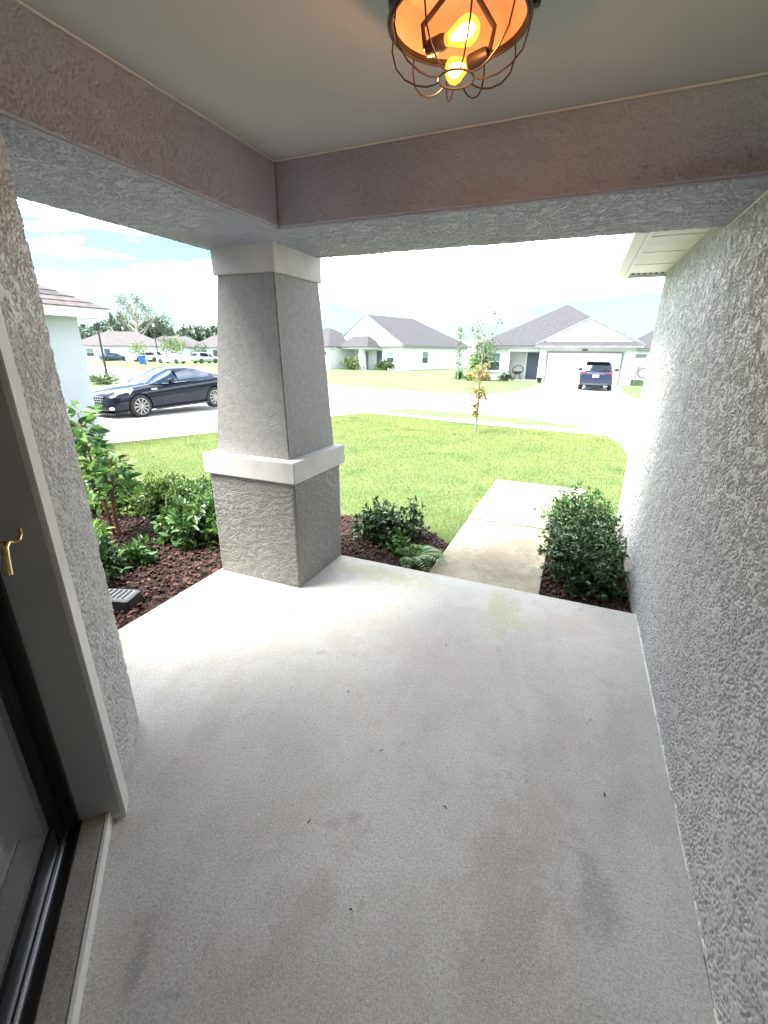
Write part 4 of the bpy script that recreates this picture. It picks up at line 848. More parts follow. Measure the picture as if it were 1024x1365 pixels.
# shingle courses on both visible slopes, each a part lapping the one below
X0, X1, Y0, Y1 = -9.5, 0.5, -14.45, 0.47; slope = 0.5; ZE = 2.79
rfp = link(bpy.data.objects.new('roof', None), H4)
step = 0.22; k = 0
while True:
    d0 = k * step; d1 = d0 + step + 0.03
    if d0 > 4.7: break
    d1 = min(d1, 4.99); zA = ZE + d0 * slope + 0.016; zB = ZE + d1 * slope - 0.002
    mb = MB()
    o0 = [(X0 + d0, Y0 + d0), (X1 - d0, Y0 + d0), (X1 - d0, Y1 - d0), (X0 + d0, Y1 - d0)]; o1 = [(X0 + d1, Y0 + d1), (X1 - d1, Y0 + d1), (X1 - d1, Y1 - d1), (X0 + d1, Y1 - d1)]
    for i in range(4):
        j = (i + 1) % 4
        mb.face([(*o0[i], zA), (*o0[j], zA), (*o1[j], zB), (*o1[i], zB)]); mb.face([(*o0[i], zA - 0.02), (*o0[j], zA - 0.02), (*o0[j], zA), (*o0[i], zA)])
    mb.build('shingle_course', ['shingle_warm', 'shingle'][k % 3 == 2], rfp, fix=False); k += 1

# --- street of houses in the far left background
def far_house(x, y, rz, w, d, label, roofm='shingle_far', gable=True, hh=2.6, rise=2.6):
    h = empty('house', (x, y, g0), rz, label, 'house', 'far houses along the left street')
    MB().box((-w / 2, 0, 0), (w / 2, d, hh)).build('wall', 'white_wall', h)
    rf, a, b = roof_hip(-w / 2 - 0.4, -0.4, w / 2 + 0.4, d + 0.4, hh - 0.05, rise, 'x'); rf.build('roof', roofm, h)
    eaves(-w / 2 - 0.38, -0.38, w / 2 + 0.38, d + 0.38, hh - 0.06).build('eaves_board', 'rake_grey', h)
    if gable:
        gx = w * 0.22; gw = 3.0; z0 = hh + 0.1
        MB().box((gx - gw, -1.6, 0), (gx + gw, -0.002, hh - 0.02)).build('garage_wall', 'white_wall', h)
        mb = MB(); mb.v = [(gx - gw, -1.62, hh - 0.02), (gx + gw, -1.62, hh - 0.02), (gx, -1.62, hh + 1.7), (gx - gw, -1.5, hh - 0.02), (gx + gw, -1.5, hh - 0.02), (gx, -1.5, hh + 1.7)]; mb.f = [(0, 1, 2), (5, 4, 3), (0, 3, 4, 1), (1, 4, 5, 2), (2, 5, 3, 0)]; mb.build('gable_wall', 'white_wall', h)
        mb = MB(); mb.face([(gx - gw - 0.4, -2.0, z0 - 0.2), (gx, -2.0, z0 + 1.8), (gx, 4, z0 + 1.8), (gx - gw - 0.4, 4, z0 - 0.2)]); mb.face([(gx + gw + 0.4, -2.0, z0 - 0.2), (gx + gw + 0.4, 4, z0 - 0.2), (gx, 4, z0 + 1.8), (gx, -2.0, z0 + 1.8)]); mb.build('gable_roof', roofm, h)
        MB().box((gx - 2.3, -1.66, 0), (gx + 2.3, -1.602, 2.1)).build('garage_door', 'white_paint', h)
    window(h, -w * 0.34, -w * 0.34 + 1.2, 0.8, 2.1, 0.0)
    MB().box((-w * 0.14, -0.06, 0), (-w * 0.14 + 0.9, -0.001, 2.1)).build('door', 'door_blue', h)
    return h
far_house(-80, 61, R(38), 15, 10, 'far house with a dark porch end behind the nearest street lamp', gable=False)
MB()
far_house(-84, 78, R(42), 15, 10, 'far low house with long pinkish roof left of the tall bare tree', gable=False, rise=2.3)
far_house(-76, 84, R(40), 13, 10, 'far house with pinkish roof between bare tree and street lamp')
far_house(-66, 92, R(36), 13, 10, 'far house behind the yellow-green young tree')
far_house(-50, 84, R(34), 13, 10, 'far white house with two gables nearest the column', rise=3.4)
far_house(-57, 76, R(34), 12, 10, 'far white gabled house behind the round dark tree', rise=3.0)

# ------------------------------------------------------------------ trees
def clump_leaves(centres, rads, n_each, leaf, g, flat=1.0):
    P = []; 
    for c, r in zip(centres, rads):
        d = nrm(g.normal(0, 1, (n_each, 3))) * (g.uniform(0.15, 1, (n_each, 1)) ** 0.5) * r; d[:, 2] *= flat
        P.append(np.asarray(c) + d)
    P = np.concatenate(P); D = nrm(g.normal(0, 1, P.shape) + np.array([0, 0, -0.2])); N = nrm(g.normal(0, 0.6, P.shape) + np.array([0, 0, 1.0]))
    return leaf_arrays(P, D, N, g.uniform(0.6, 1.2, len(P)) * leaf, 0.6)
def tree(name, loc, trunk, limbs, centres, rads, n_each, leaf, lm, bm_, label, seed=0, group=None, r0=0.1, flat=1.0):
    root = empty(name, loc, 0, label, 'tree', group); g = np.random.default_rng(seed)
    mb = MB().tube(trunk, [r0 * (1 - 0.8 * i / (len(trunk) - 1)) for i in range(len(trunk))], 8)
    mb.build('trunk', bm_, root, smooth=True)
    if limbs:
        mb = MB()
        for l in limbs: mb.tube(l, [r0 * 0.4 * (1 - 0.8 * i / (len(l) - 1)) for i in range(len(l))], 5, cap=False)
        mb.build('limbs', bm_, root, fix=False)
    V, F = clump_leaves(centres, rads, n_each, leaf, g, flat)
    tag(npmesh('crown', V, F, lm, root), kind='stuff')
    return root
# young street tree on the near lawn: bare sparse top, orange lower tufts
yt = tree('young_tree', (-2.4, 12.09, gz(12.09)), [(0, 0, 0), (0.02, 0, 0.8), (0.0, 0.02, 1.6), (0.05, 0, 2.4), (0.12, 0, 3.15)],
     [[(0.0, 0, 1.5 + 0.12 * i), (0.18 * math.cos(i * 2.1), 0.18 * math.sin(i * 2.1), 1.75 + 0.12 * i), (0.5 * math.cos(i * 2.1) * (0.5 + 0.05 * i), 0.4 * math.sin(i * 2.1), 2.0 + 0.125 * i)] for i in range(9)] + [[(0, 0, 0.9 + 0.1 * i), (0.2 * math.cos(i * 2.6), 0.2 * math.sin(i * 2.6), 1.05 + 0.1 * i)] for i in range(6)],
     [(0, 0, 1.55), (-0.10, 0, 1.45), (0.10, 0.05, 1.62), (0.05, 0, 1.10), (-0.06, 0, 1.02), (0.12, 0, 0.98), (-0.06, 0, 0.72), (-0.04, 0, 0.55)], [0.26, 0.24, 0.22, 0.16, 0.17, 0.15, 0.13, 0.1], 60, 0.085, 'leaf_autumn', 'bark_grey', 'thin young tree with orange lower leaves on the front lawn', 3, r0=0.028)
g = np.random.default_rng(8)
cs = [(0.5 * math.cos(i * 2.1) * (0.5 + 0.05 * i), 0.4 * math.sin(i * 2.1), 2.0 + 0.125 * i) for i in range(9)] + [(0.1, 0, 3.1), (0.3, 0, 2.9), (-0.25, 0.1, 2.7)]
V, F = clump_leaves(cs, [0.16] * 12, 16, 0.08, g); tag(npmesh('crown', V, F, 'leaf_grey', yt), kind='stuff')
# slim dark tree on the opposite verge
tree('slim_tree', (-8.9, 36.0, g0), [(0, 0, 0), (0.03, 0, 1.5), (0, 0, 3.0), (0.03, 0, 4.2)], [], [(0.05 * math.sin(i * 2), 0, 1.35 + 0.27 * i) for i in range(10)], [0.28, 0.36, 0.33, 0.38, 0.34, 0.30, 0.33, 0.26, 0.2, 0.15], 26, 0.15, 'leaf_grey', 'bark_grey', 'slim dark columnar tree in front of the long gabled house', 12, r0=0.05)
# round tree by the garage house window
cs = [(0.9 * math.cos(i * 2.4) * (i % 3) / 2.2, 0.7 * math.sin(i * 2.4) * (i % 3) / 2.2, 1.1 + 0.22 * (i % 7)) for i in range(14)]
tree('round_tree', (-7.35, 36.6, g0), [(0, 0, 0), (0, 0, 0.8), (0.05, 0, 1.6)], [], cs, [0.7] * 14, 90, 0.2, 'leaf_mid', 'bark_grey', 'bushy green tree before the window of the garage house', 14, r0=0.07)
shrub('verge_shrub', (-8.1, 36.4, g0), (0.45, 0.4, 0.6), 40, 0.15, 'leaf_yellow', 'yellow-green shrub at the foot of the bushy green tree', 'shrub', None, 10, 75)
# trees of the far left street
def big_bare():
    g = np.random.default_rng(21); limbs = []; cs = []
    for i in range(16):
        a = i * 2.4; z0 = 5 + i * 0.45; L = 5.2 - 0.17 * i
        p1 = (L * 0.45 * math.cos(a), L * 0.45 * math.sin(a), z0 + 1.5); p2 = (L * math.cos(a), L * math.sin(a), z0 + 3.0 + g.uniform(-0.6, 1.0)); limbs.append([(0.2 * math.cos(a), 0.2 * math.sin(a), z0), p1, p2]); cs += [p2, tuple((np.array(p1) + np.array(p2)) / 2 + np.array([0, 0, 0.8])), tuple(np.array(p2) + g.normal(0, 0.9, 3))]
    limbs.append([(0, 0, 4), (-3.0, -1.0, 5.2), (-6.0, -2.0, 6.6), (-7.5, -2.5, 8.4)])
    tree('tall_oak', (-89, 73.5, g0), [(0, 0, 0), (0.3, 0, 4), (0, 0, 8), (0.4, 0, 12), (0.2, 0, 14.5)], limbs, cs, [1.1] * len(cs), 30, 0.5, 'leaf_grey', 'bark_pale', 'tall bare-limbed pale tree rising over the far houses', 22, r0=0.6).scale = (0.80, 0.80, 0.82)
big_bare()
tree('dense_oak', (-86, 77.5, g0), [(0, 0, 0), (0, 0, 5), (0, 0, 9)], [], [(1.5 * math.cos(i * 2.4), 1.5 * math.sin(i * 2.4), 5.8 + 0.45 * (i % 7)) for i in range(11)], [1.3] * 11, 70, 0.45, 'leaf_far', 'bark_grey', 'dense dark tree close beside the tall bare tree', 23, r0=0.3)
for i, (x, y, h, m, lab) in enumerate([(-62, 63, 3.3, 'leaf_dark', 'round dark green tree before the far white gables'), (-66, 61, 4.4, 'leaf_yellow', 'yellow-green young tree before the far houses'), (-72, 59, 3.4, 'leaf_yellow', 'pale green round tree beside the second street lamp'), (-55, 66, 2.0, 'leaf_dark', 'small round green shrub near the far white garage')]):
    cs = [(h * 0.28 * math.cos(k * 2.4), h * 0.28 * math.sin(k * 2.4), h * (0.42 + 0.08 * (k % 6))) for k in range(12)]
    tree('street_tree', (x, y, g0), [(0, 0, 0), (0, 0, h * 0.3), (0, 0, h * 0.7)], [], cs, [h * 0.22] * 12, 40, h * 0.08, m, 'bark_grey', lab, 30 + i, r0=0.1)
# wood on the horizon behind those houses: one mass
g = np.random.default_rng(40); n = 1700; az_ = g.uniform(R(36), R(75), n); dist = g.uniform(150, 190, n); hgt = g.uniform(7.2, 8.8, n) + 1.2 * np.sin(az_ * 37) + 0.9 * np.sin(az_ * 91)
Pc = np.stack([-np.sin(az_) * dist, np.cos(az_) * dist, g.uniform(0.15, 0.92, n) * hgt], 1)
V, F = clump_leaves(Pc, g.uniform(1.6, 3.0, n), 45, 1.5, g, 0.8); tag(npmesh('far_wood', V, F, 'leaf_far'), 'dark line of woodland behind the far houses', 'woodland', kind='stuff')
Pt = np.stack([-np.sin(az_) * dist, np.cos(az_) * dist], 1)
shrub('verge_hedge', (-27.4, 19.6, g0), (1.6, 0.7, 0.75), 90, 0.13, 'leaf_mid', 'low green hedge on the verge beyond the neighbouring garage', 'shrub', None, 12, 90)
# lawn verge tufts in the distance are left to the ground's own grass colour

# ------------------------------------------------------------------ street lamps, bin
def street_lamp(x, y, h, label, lx=0.0):
    o = empty('street_lamp', (x, y, g0), 0, label, 'street lamp', 'street lamps along the left street')
    MB().lathe([(0.17, 0), (0.17, 0.1), (0.11, 0.3), (0.085, 0.8), (0.06, h - 0.6)], n=12).build('pole', 'pole_black', o, smooth=True)
    MB().lathe([(0.07, h - 0.6), (0.11, h - 0.55), (0.13, h - 0.45), (0.24, h - 0.12)], n=12).build('lantern', 'pole_black' if h < 4.3 and lx == 0 else 'lamp_glass', o, smooth=True)
    MB().lathe([(0.27, h - 0.118), (0.25, h - 0.06), (0.10, h + 0.04), (0.02, h + 0.1)], n=12).build('lantern_cap', 'pole_black', o, smooth=True)
street_lamp(-33.86, 24.57, 3.95, 'nearest black street lamp beside the neighbouring garage')
street_lamp(-66.9, 58.5, 6.2, 'black street lamp with bright head between far trees', 1)
street_lamp(-84.6, 66.6, 6.2, 'far street lamp standing before the tall bare tree', 1)
bn = empty('wheelie_bin', (-58.4, 48.2, g0), R(30), 'bright blue wheeled bin at the edge of the left street', 'bin')
MB().frus((-0.30, -0.33, 0.30, 0.33), 0.1, (-0.42, -0.45, 0.42, 0.45), 1.22).build('body', 'bin_blue', bn, bevel=0.04)
MB().frus((-0.46, -0.49, 0.46, 0.47), 1.222, (-0.38, -0.4, 0.38, 0.4), 1.32).build('lid', 'bin_blue', bn, bevel=0.03)
for sx in (-0.45, 0.45): MB().lathe([(0.16, -0.05), (0.16, 0.05)], (sx * 0.7, 0.36, 0.16), 14, 'X').build('wheel', 'tyre', bn)

# ------------------------------------------------------------------ vehicles
def loft(stations, prof):
    """stations: list of dicts; prof(st) -> half section points (y,z) from bottom centre to top centre"""
    mb = MB(); rings = []
    for st in stations:
        h = prof(st); full = [(st['x'], y, z) for y, z in h] + [(st['x'], -y, z) for y, z in reversed(h[1:-1])]
        rings.append(len(mb.v)); mb.v += full; n = len(full)
    for a, b in zip(rings[:-1], rings[1:]):
        for i in range(n): j = (i + 1) % n; mb.f.append((a + i, a + j, b + j, b + i))
    mb.f.append(tuple(range(rings[0], rings[0] + n))); mb.f.append(tuple(range(rings[-1] + n - 1, rings[-1] - 1, -1)))
    return mb
def apply_mods(o):
    dg = bpy.context.evaluated_depsgraph_get(); e = o.evaluated_get(dg); me = bpy.data.meshes.new_from_object(e); o.modifiers.clear(); o.data = me
def wheel(parent, x, y, r, w, spokes, rimm='rim'):
    s = 1 if y > 0 else -1
    wo = link(bpy.data.objects.new('wheel', None), parent); wo.location = (x, y, r); wo.empty_display_size = 0.1
    MB().lathe([(r * 0.70, -w / 2), (r * 0.93, -w / 2), (r, -w * 0.32), (r, w * 0.32), (r * 0.93, w / 2), (r * 0.70, w / 2)], n=36, axis='Y', cap=False).build('tyre', 'tyre', wo, smooth=True)
    mb = MB(); f = s * w * 0.40
    mb.lathe([(r * 0.63, f - s * 0.01), (r * 0.72, f), (r * 0.72, f + s * 0.02), (r * 0.65, f + s * 0.022)], n=36, axis='Y', cap=False)
    mb.lathe([(0.001, f + s * 0.0), (r * 0.14, f), (r * 0.13, f + s * 0.02), (0.001, f + s * 0.025)], n=16, axis='Y')
    for k in range(spokes):
        a = 2 * math.pi * k / spokes; c, s2 = math.cos(a), math.sin(a); px, pz = -s2, c; w0, w1 = r * 0.05, r * 0.075
        q = lambda rad, wd, yy: (rad * c + px * wd, yy, rad * s2 + pz * wd)
        mb.quadbox([q(r * 0.1, -w0, f - s * 0.01), q(r * 0.69, -w1, f - s * 0.01), q(r * 0.69, w1, f - s * 0.01), q(r * 0.1, w0, f - s * 0.01), q(r * 0.1, -w0, f + s * 0.012), q(r * 0.69, -w1, f + s * 0.016), q(r * 0.69, w1, f + s * 0.016), q(r * 0.1, w0, f + s * 0.012)])
    mb.build('rim', rimm, wo)
    MB().lathe([(0.001, f - s * 0.06), (r * 0.68, f - s * 0.055), (r * 0.68, f - s * 0.09), (0.001, f - s * 0.09)], n=24, axis='Y').build('brake_disc', 'rim_dark', wo)
def make_car(name, loc, rz, label, paint, body, green, L, axles, wr, track, glass='car_glass', cat='car', group=None, spokes=10, rimm='rim', arch=True):
    """body: (s, zb, zt, hw, zsh) from the nose; green: (s, zbase, ztop, hwb, hwt, cls)"""
    root = empty(name, loc, rz, label, cat, group)
    st = [dict(x=L / 2 - s, zb=zb, zt=zt, hw=hw, zs=zs) for s, zb, zt, hw, zs in body]
    def prof(a):
        hw, zb, zt, zs = a['hw'], a['zb'], a['zt'], a['zs']
        return [(0, zb), (hw * 0.86, zb), (hw * 0.965, zb + 0.10), (hw * 1.0, zb + (zs - zb) * 0.55), (hw * 0.985, zs - 0.05), (hw * 0.955, zs), (hw * 0.80, zt - 0.012), (hw * 0.4, zt + 0.008), (0, zt + 0.012)]
    o = loft(st, prof).build('body', paint, root, smooth=True)
    m = o.modifiers.new('s', 'SUBSURF'); m.levels = 2; m.render_levels = 2
    cut = []
    if arch:
        for ax in axles:
            c = MB().lathe([(wr * 1.10, -2), (wr * 1.10, 2)], (L / 2 - ax, 0, wr), 40, 'Y').build('cutter', 'tyre', root); cut.append(c)
            # keep the middle of the car whole: only cut outside the track
        for c in cut:
            mo = o.modifiers.new('b', 'BOOLEAN'); mo.operation = 'DIFFERENCE'; mo.object = c; mo.solver = 'EXACT'
    o.data.materials.append(MATS['black_plastic'])
    apply_mods(o)
    o.data.shade_smooth()
    try: o.data.set_sharp_from_angle(angle=R(35))
    except Exception: pass
    for c in cut: bpy.data.objects.remove(c)
    MB().box((-L / 2 + 0.5, -track + 0.30, wr * 0.55), (L / 2 - 0.5, track - 0.30, wr * 1.9)).build('underbody', 'black_plastic', root)
    for ax in axles:
        for s in (1, -1): wheel(root, L / 2 - ax, s * track, wr, 0.23, spokes, rimm)
    # greenhouse split into windscreen, roof, side and rear windows, pillars
    cls = {}
    for a, b in zip(green[:-1], green[1:]):
        xa, xb = L / 2 - a[0], L / 2 - b[0]; kind = b[5]
        def sec(g, x): return [(x, g[3], g[1]), (x, g[3] * 0.35 + g[4] * 0.65, g[1] + (g[2] - g[1]) * 0.62), (x, g[4], g[2] - 0.05 * min(1, (g[2] - g[1]) * 3)), (x, g[4] * 0.82, g[2]), (x, 0, g[2] + 0.015)]
        A, B = sec(a, xa), sec(b, xb)
        for sg in (1, -1):
            for i in range(4):
                q = [A[i], A[i + 1], B[i + 1], B[i]]; q = [(p[0], p[1] * sg, p[2]) for p in q]
                top = i >= 2
                if kind == 'screen': nm = 'windscreen' if i >= 1 else 'side_window'
                elif kind == 'rear': nm = 'rear_window' if i >= 1 else 'pillar'
                elif kind == 'pillar': nm = 'roof' if top else 'pillar'
                else: nm = 'roof' if top else 'side_window'
                key = (nm, sg, a[0] > 3.0 and nm == 'pillar', kind == 'screen') if nm in ('side_window', 'pillar') else (nm, 0, 0, 0)
                cls.setdefault(key, MB()).face(q)
    for (nm, sg, _, _), mb in cls.items():
        ob = mb.build(nm, paint if nm in ('roof', 'pillar') else glass, root)
        bm = bmesh.new(); bm.from_mesh(ob.data); bmesh.ops.remove_doubles(bm, verts=bm.verts, dist=1e-4); bmesh.ops.recalc_face_normals(bm, faces=bm.faces); bm.to_mesh(ob.data); bm.free(); ob.data.shade_smooth()
        try: ob.data.set_sharp_from_angle(angle=R(32))
        except Exception: pass
    return root

# --- black coupe on the neighbour's driveway
Lc = 4.79
cb = [(0.0, 0.34, 0.60, 0.52, 0.56), (0.05, 0.24, 0.70, 0.74, 0.64), (0.22, 0.19, 0.80, 0.88, 0.72), (0.55, 0.18, 0.90, 0.925, 0.80), (0.9, 0.18, 0.95, 0.94, 0.86), (1.4, 0.18, 1.00, 0.94, 0.90), (2.0, 0.18, 1.02, 0.935, 0.93), (2.8, 0.18, 1.03, 0.935, 0.97), (3.6, 0.19, 1.06, 0.945, 1.01), (4.2, 0.20, 1.10, 0.94, 1.04), (4.6, 0.26, 1.10, 0.89, 1.03), (4.74, 0.36, 1.02, 0.82, 0.96), (4.79, 0.45, 0.90, 0.74, 0.86)]
cg = [(1.42, 0.97, 0.99, 0.80, 0.72, ''), (1.85, 0.985, 1.21, 0.855, 0.69, 'screen'), (2.32, 0.99, 1.385, 0.865, 0.62, 'screen'), (2.42, 0.99, 1.40, 0.865, 0.62, 'pillar'), (2.95, 0.99, 1.425, 0.865, 0.61, 'side'), (3.35, 1.00, 1.40, 0.865, 0.61, 'side'), (3.75, 1.01, 1.32, 0.85, 0.61, 'side'), (3.95, 1.02, 1.265, 0.83, 0.61, 'rear'), (4.45, 1.05, 1.10, 0.72, 0.60, 'rear')]
crz = R(-90 - 6.0)
# front left wheel at (-12.39, 9.9): place the car from it
axf, tr = 0.88, 0.83
dirv = Vector((math.cos(crz), math.sin(crz))); lef = Vector((-dirv.y, dirv.x))
cen = Vector((-12.45, 10.0)) - dirv * (Lc / 2 - axf) - lef * (tr + 0.1)
cp = make_car('coupe', (cen.x, cen.y, gz(9.9) + 0.012), crz, 'glossy black coupe with silver spoked wheels parked on the neighbouring driveway', 'car_black', cb, cg, Lc, (axf, axf + 2.88), 0.36, tr, 'car_glass_tint', spokes=10)
cp.rotation_euler = (0, R(1.2), crz)
for s in (1, -1):
    # tall headlights wrapping the corner, fog lamps, mirrors, handles, sill strip, window strip
    MB().quadbox([(Lc / 2 - 0.13, s * 0.72, 0.62), (Lc / 2 - 0.52, s * 0.915, 0.66), (Lc / 2 - 0.50, s * 0.80, 0.62), (Lc / 2 - 0.2, s * 0.62, 0.6), (Lc / 2 - 0.24, s * 0.79, 0.83), (Lc / 2 - 0.75, s * 0.905, 0.90), (Lc / 2 - 0.74, s * 0.78, 0.90), (Lc / 2 - 0.30, s * 0.62, 0.83)]).build('headlight', 'head_lamp', cp, bevel=0.015)
    MB().box((Lc / 2 - 0.14, min(s * 0.56, s * 0.76), 0.32), (Lc / 2 - 0.04, max(s * 0.56, s * 0.76), 0.41)).build('fog_light', 'head_lamp', cp, bevel=0.015)
    mr = MB().lathe([(0.01, -0.10), (0.07, -0.08), (0.085, 0.0), (0.075, 0.09), (0.02, 0.12)], (Lc / 2 - 1.98, s * 1.0, 1.06), 12, 'Y').build('mirror', 'car_black', cp, smooth=True)
    MB().tube([(Lc / 2 - 1.98, s * 0.86, 1.0), (Lc / 2 - 1.98, s * 0.97, 1.04)], 0.025, 6).build('arm', 'black_plastic', mr)
    MB().box((Lc / 2 - 3.5, min(s * 0.915, s * 0.93), 0.20), (Lc / 2 - 1.35, max(s * 0.915, s * 0.93), 0.26)).build('sill_strip', 'black_plastic', cp, bevel=0.01)
    MB().tube([(Lc / 2 - 1.75, s * 0.868, 0.985), (Lc / 2 - 2.6, s * 0.872, 0.995), (Lc / 2 - 3.75, s * 0.86, 1.015)], 0.009, 6).build('chrome_strip', 'chrome', cp)
    MB().box((Lc / 2 - 1.50, min(s * 0.93, s * 0.945), 0.83), (Lc / 2 - 1.30, max(s * 0.93, s * 0.945), 0.87)).build('side_vent', 'chrome', cp)
    mb = MB(); xs = (Lc / 2 - 1.62, Lc / 2 - 3.02)
    for xx in xs: mb.tube([(xx, s * 0.905, 0.28), (xx, s * 0.9405, 0.55), (xx, s * 0.934, 0.78), (xx - 0.02, s * 0.90, 0.96)], 0.004, 4)
    mb.build('door_seam', 'black_plastic', cp)
gr = MB().quadbox([(Lc / 2 + 0.0, -0.36, 0.38), (Lc / 2 + 0.0, 0.36, 0.38), (Lc / 2 - 0.1, 0.36, 0.38), (Lc / 2 - 0.1, -0.36, 0.38), (Lc / 2 - 0.03, -0.46, 0.70), (Lc / 2 - 0.03, 0.46, 0.70), (Lc / 2 - 0.15, 0.46, 0.70), (Lc / 2 - 0.15, -0.46, 0.70)]).build('grille', 'black_plastic', cp)
for i in range(5): z = 0.40 + i * 0.07; MB().box((Lc / 2 - 0.02 - i * 0.006, -0.37 - i * 0.02, z), (Lc / 2 + 0.02 - i * 0.008, 0.37 + i * 0.02, z + 0.022)).build('bar', 'chrome', gr)
for i in range(7): MB().box((Lc / 2 - 0.02, -0.36 + i * 0.116, 0.39), (Lc / 2 + 0.012, -0.345 + i * 0.116, 0.69)).build('bar', 'chrome', gr)
MB().box((Lc / 2 - 0.15, -0.7, 0.17), (Lc / 2 - 0.03, 0.7, 0.22)).build('lip', 'black_plastic', cp)

# --- dark blue SUV seen from behind
Ls = 4.6
sb = [(0.0, 0.40, 0.75, 0.66, 0.70), (0.08, 0.28, 0.92, 0.84, 0.86), (0.4, 0.24, 1.02, 0.91, 0.92), (1.0, 0.22, 1.06, 0.925, 0.98), (1.6, 0.22, 1.09, 0.925, 1.02), (2.6, 0.22, 1.10, 0.925, 1.04), (3.6, 0.23, 1.12, 0.925, 1.06), (4.2, 0.26, 1.13, 0.915, 1.07), (4.48, 0.32, 1.12, 0.88, 1.06), (4.58, 0.40, 1.02, 0.83, 0.98), (4.60, 0.48, 0.92, 0.80, 0.88)]
sg_ = [(1.15, 1.05, 1.07, 0.80, 0.72, ''), (1.6, 1.06, 1.36, 0.85, 0.70, 'screen'), (2.05, 1.07, 1.60, 0.86, 0.66, 'screen'), (2.2, 1.07, 1.64, 0.86, 0.66, 'pillar'), (3.0, 1.08, 1.69, 0.86, 0.66, 'side'), (3.7, 1.09, 1.67, 0.85, 0.66, 'side'), (4.0, 1.09, 1.63, 0.85, 0.66, 'pillar'), (4.15, 1.10, 1.58, 0.84, 0.68, 'pillar'), (4.42, 1.10, 1.22, 0.82, 0.74, 'rear'), (4.50, 1.09, 1.10, 0.78, 0.74, 'rear')]
sv = make_car('suv', (1.02, 31.9, g0 + 0.012), R(90 - 3.5), 'dark blue SUV parked tail out on the driveway across the street', 'car_blue', sb, sg_, Ls, (0.95, 3.62), 0.36, 0.81, 'car_glass', spokes=5)
for s in (1, -1):
    MB().quadbox([(-Ls / 2 - 0.01, s * 0.50, 0.98), (-Ls / 2 - 0.01, s * 0.84, 0.94), (-Ls / 2 + 0.35, s * 0.925, 0.98), (-Ls / 2 + 0.1, s * 0.5, 0.98), (-Ls / 2 + 0.015, s * 0.50, 1.06), (-Ls / 2 + 0.02, s * 0.85, 1.10), (-Ls / 2 + 0.38, s * 0.915, 1.09), (-Ls / 2 + 0.1, s * 0.5, 1.06)]).build('tail_light', 'tail_lamp', sv, bevel=0.01)
    mr = MB().lathe([(0.01, -0.12), (0.08, -0.09), (0.10, 0.0), (0.085, 0.1), (0.02, 0.13)], (Ls / 2 - 1.75, s * 1.06, 1.14), 12, 'Y').build('mirror', 'car_blue', sv, smooth=True)
    MB().tube([(Ls / 2 - 1.75, s * 0.86, 1.06), (Ls / 2 - 1.75, s * 1.02, 1.12)], 0.03, 6).build('arm', 'black_plastic', mr)
    MB().tube([(-Ls / 2 + 0.05, s * 0.55, 0.28), (-Ls / 2 - 0.02, s * 0.55, 0.28)], 0.045, 10).build('exhaust', 'chrome', sv)
    MB().tube([(Ls / 2 - 2.1, s * 0.60, 1.69), (Ls / 2 - 2.5, s * 0.60, 1.735), (Ls / 2 - 3.8, s * 0.60, 1.715), (Ls / 2 - 4.0, s * 0.6, 1.66)], 0.018, 6).build('roof_rail', 'chrome', sv)
    MB().box((-Ls / 2 - 0.022, min(s * 0.62, s * 0.8), 0.52), (-Ls / 2 + 0.05, max(s * 0.62, s * 0.8), 0.56)).build('reflector', 'tail_lamp', sv)
MB().quadbox([(-Ls / 2 - 0.03, -0.80, 0.36), (-Ls / 2 - 0.03, 0.80, 0.36), (-Ls / 2 + 0.25, 0.86, 0.36), (-Ls / 2 + 0.25, -0.86, 0.36), (-Ls / 2 - 0.05, -0.84, 0.66), (-Ls / 2 - 0.05, 0.84, 0.66), (-Ls / 2 + 0.25, 0.93, 0.66), (-Ls / 2 + 0.25, -0.93, 0.66)]).build('bumper', 'car_blue', sv, bevel=0.04)
MB().box((-Ls / 2 - 0.062, -0.70, 0.34), (-Ls / 2 - 0.03, 0.70, 0.46)).build('bumper_insert', 'bumper_grey', sv, bevel=0.01)
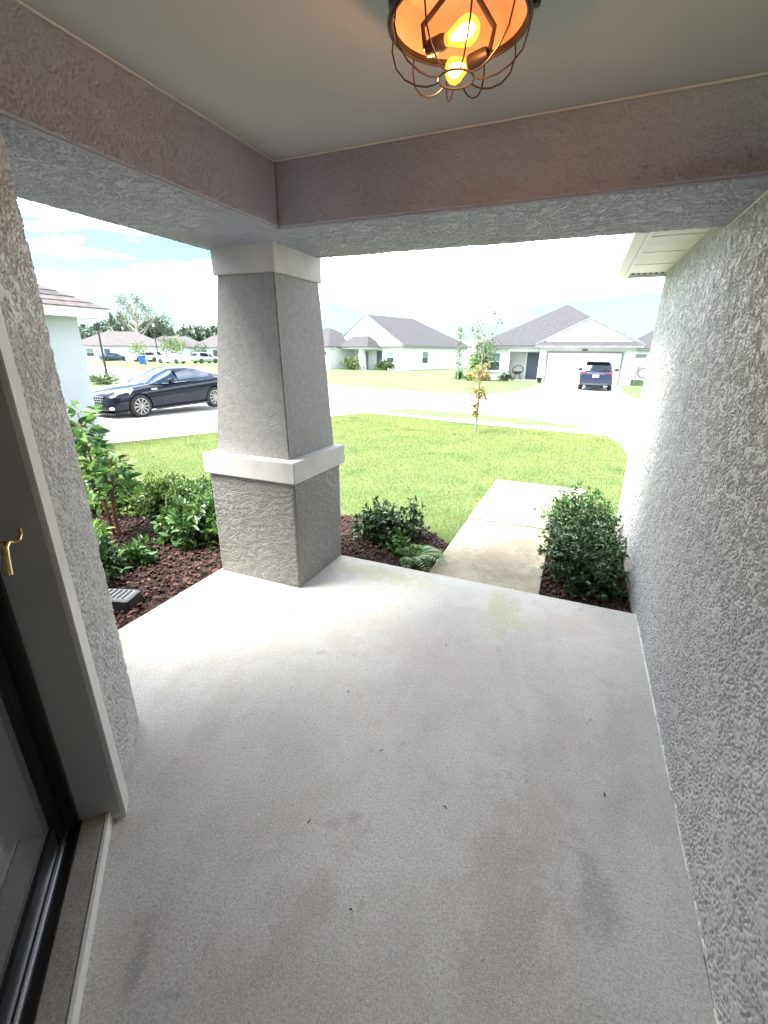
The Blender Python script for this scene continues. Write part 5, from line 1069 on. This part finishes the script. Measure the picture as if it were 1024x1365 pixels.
MB().box((-Ls / 2 - 0.03, -0.17, 0.78), (-Ls / 2 + 0.01, 0.17, 0.92)).build('number_plate', 'plate', sv)
MB().box((-Ls / 2 - 0.012, -0.45, 0.965), (-Ls / 2 + 0.02, 0.45, 0.995)).build('chrome_bar', 'chrome', sv)
MB().quadbox([(-Ls / 2 + 0.28, -0.66, 1.60), (-Ls / 2 + 0.28, 0.66, 1.60), (-Ls / 2 + 0.6, 0.66, 1.64), (-Ls / 2 + 0.6, -0.66, 1.64), (-Ls / 2 + 0.28, -0.66, 1.64), (-Ls / 2 + 0.28, 0.66, 1.64), (-Ls / 2 + 0.6, 0.66, 1.70), (-Ls / 2 + 0.6, -0.66, 1.70)]).build('spoiler', 'car_blue', sv, bevel=0.01)
MB().tube([(-Ls / 2 + 0.10, 0.0, 1.16), (-Ls / 2 + 0.14, -0.25, 1.22), (-Ls / 2 + 0.16, -0.4, 1.25)], 0.01, 5).build('wiper', 'black_plastic', sv)

# --- cars far off in the left street
FG = 'cars parked along the left street'
def far_car(x, y, rz, paint, label, suv=False):
    if suv: return make_car('parked_car', (x, y, g0 + 0.01), rz, label, paint, sb, sg_, Ls, (0.95, 3.62), 0.36, 0.81, 'car_glass', 'car', FG, 5, 'rim', True)
    return make_car('parked_car', (x, y, g0 + 0.01), rz, label, paint, cb, cg, Lc, (0.88, 3.76), 0.34, 0.83, 'car_glass', 'car', FG, 5, 'rim', True)
far_car(-80.5, 60.5, R(70), 'car_navy', 'far dark blue car parked before the long pinkish roof')
far_car(-72.5, 60.5, R(250), 'car_white', 'far white car parked left of the blue bin', True)
far_car(-73.5, 64.0, R(110), 'car_silver', 'far silver car parked before the tall bare tree', True)
far_car(-60.5, 55.5, R(190), 'car_white', 'far white car parked right of the blue bin')
far_car(-57.5, 59.5, R(80), 'car_silver', 'far silver car parked below the yellow-green young tree', True)
far_car(-53, 61, R(240), 'car_white', 'far white car parked below the round dark tree', True)
far_car(-48.5, 63.5, R(20), 'car_silver', 'far silver car parked before the white gables')
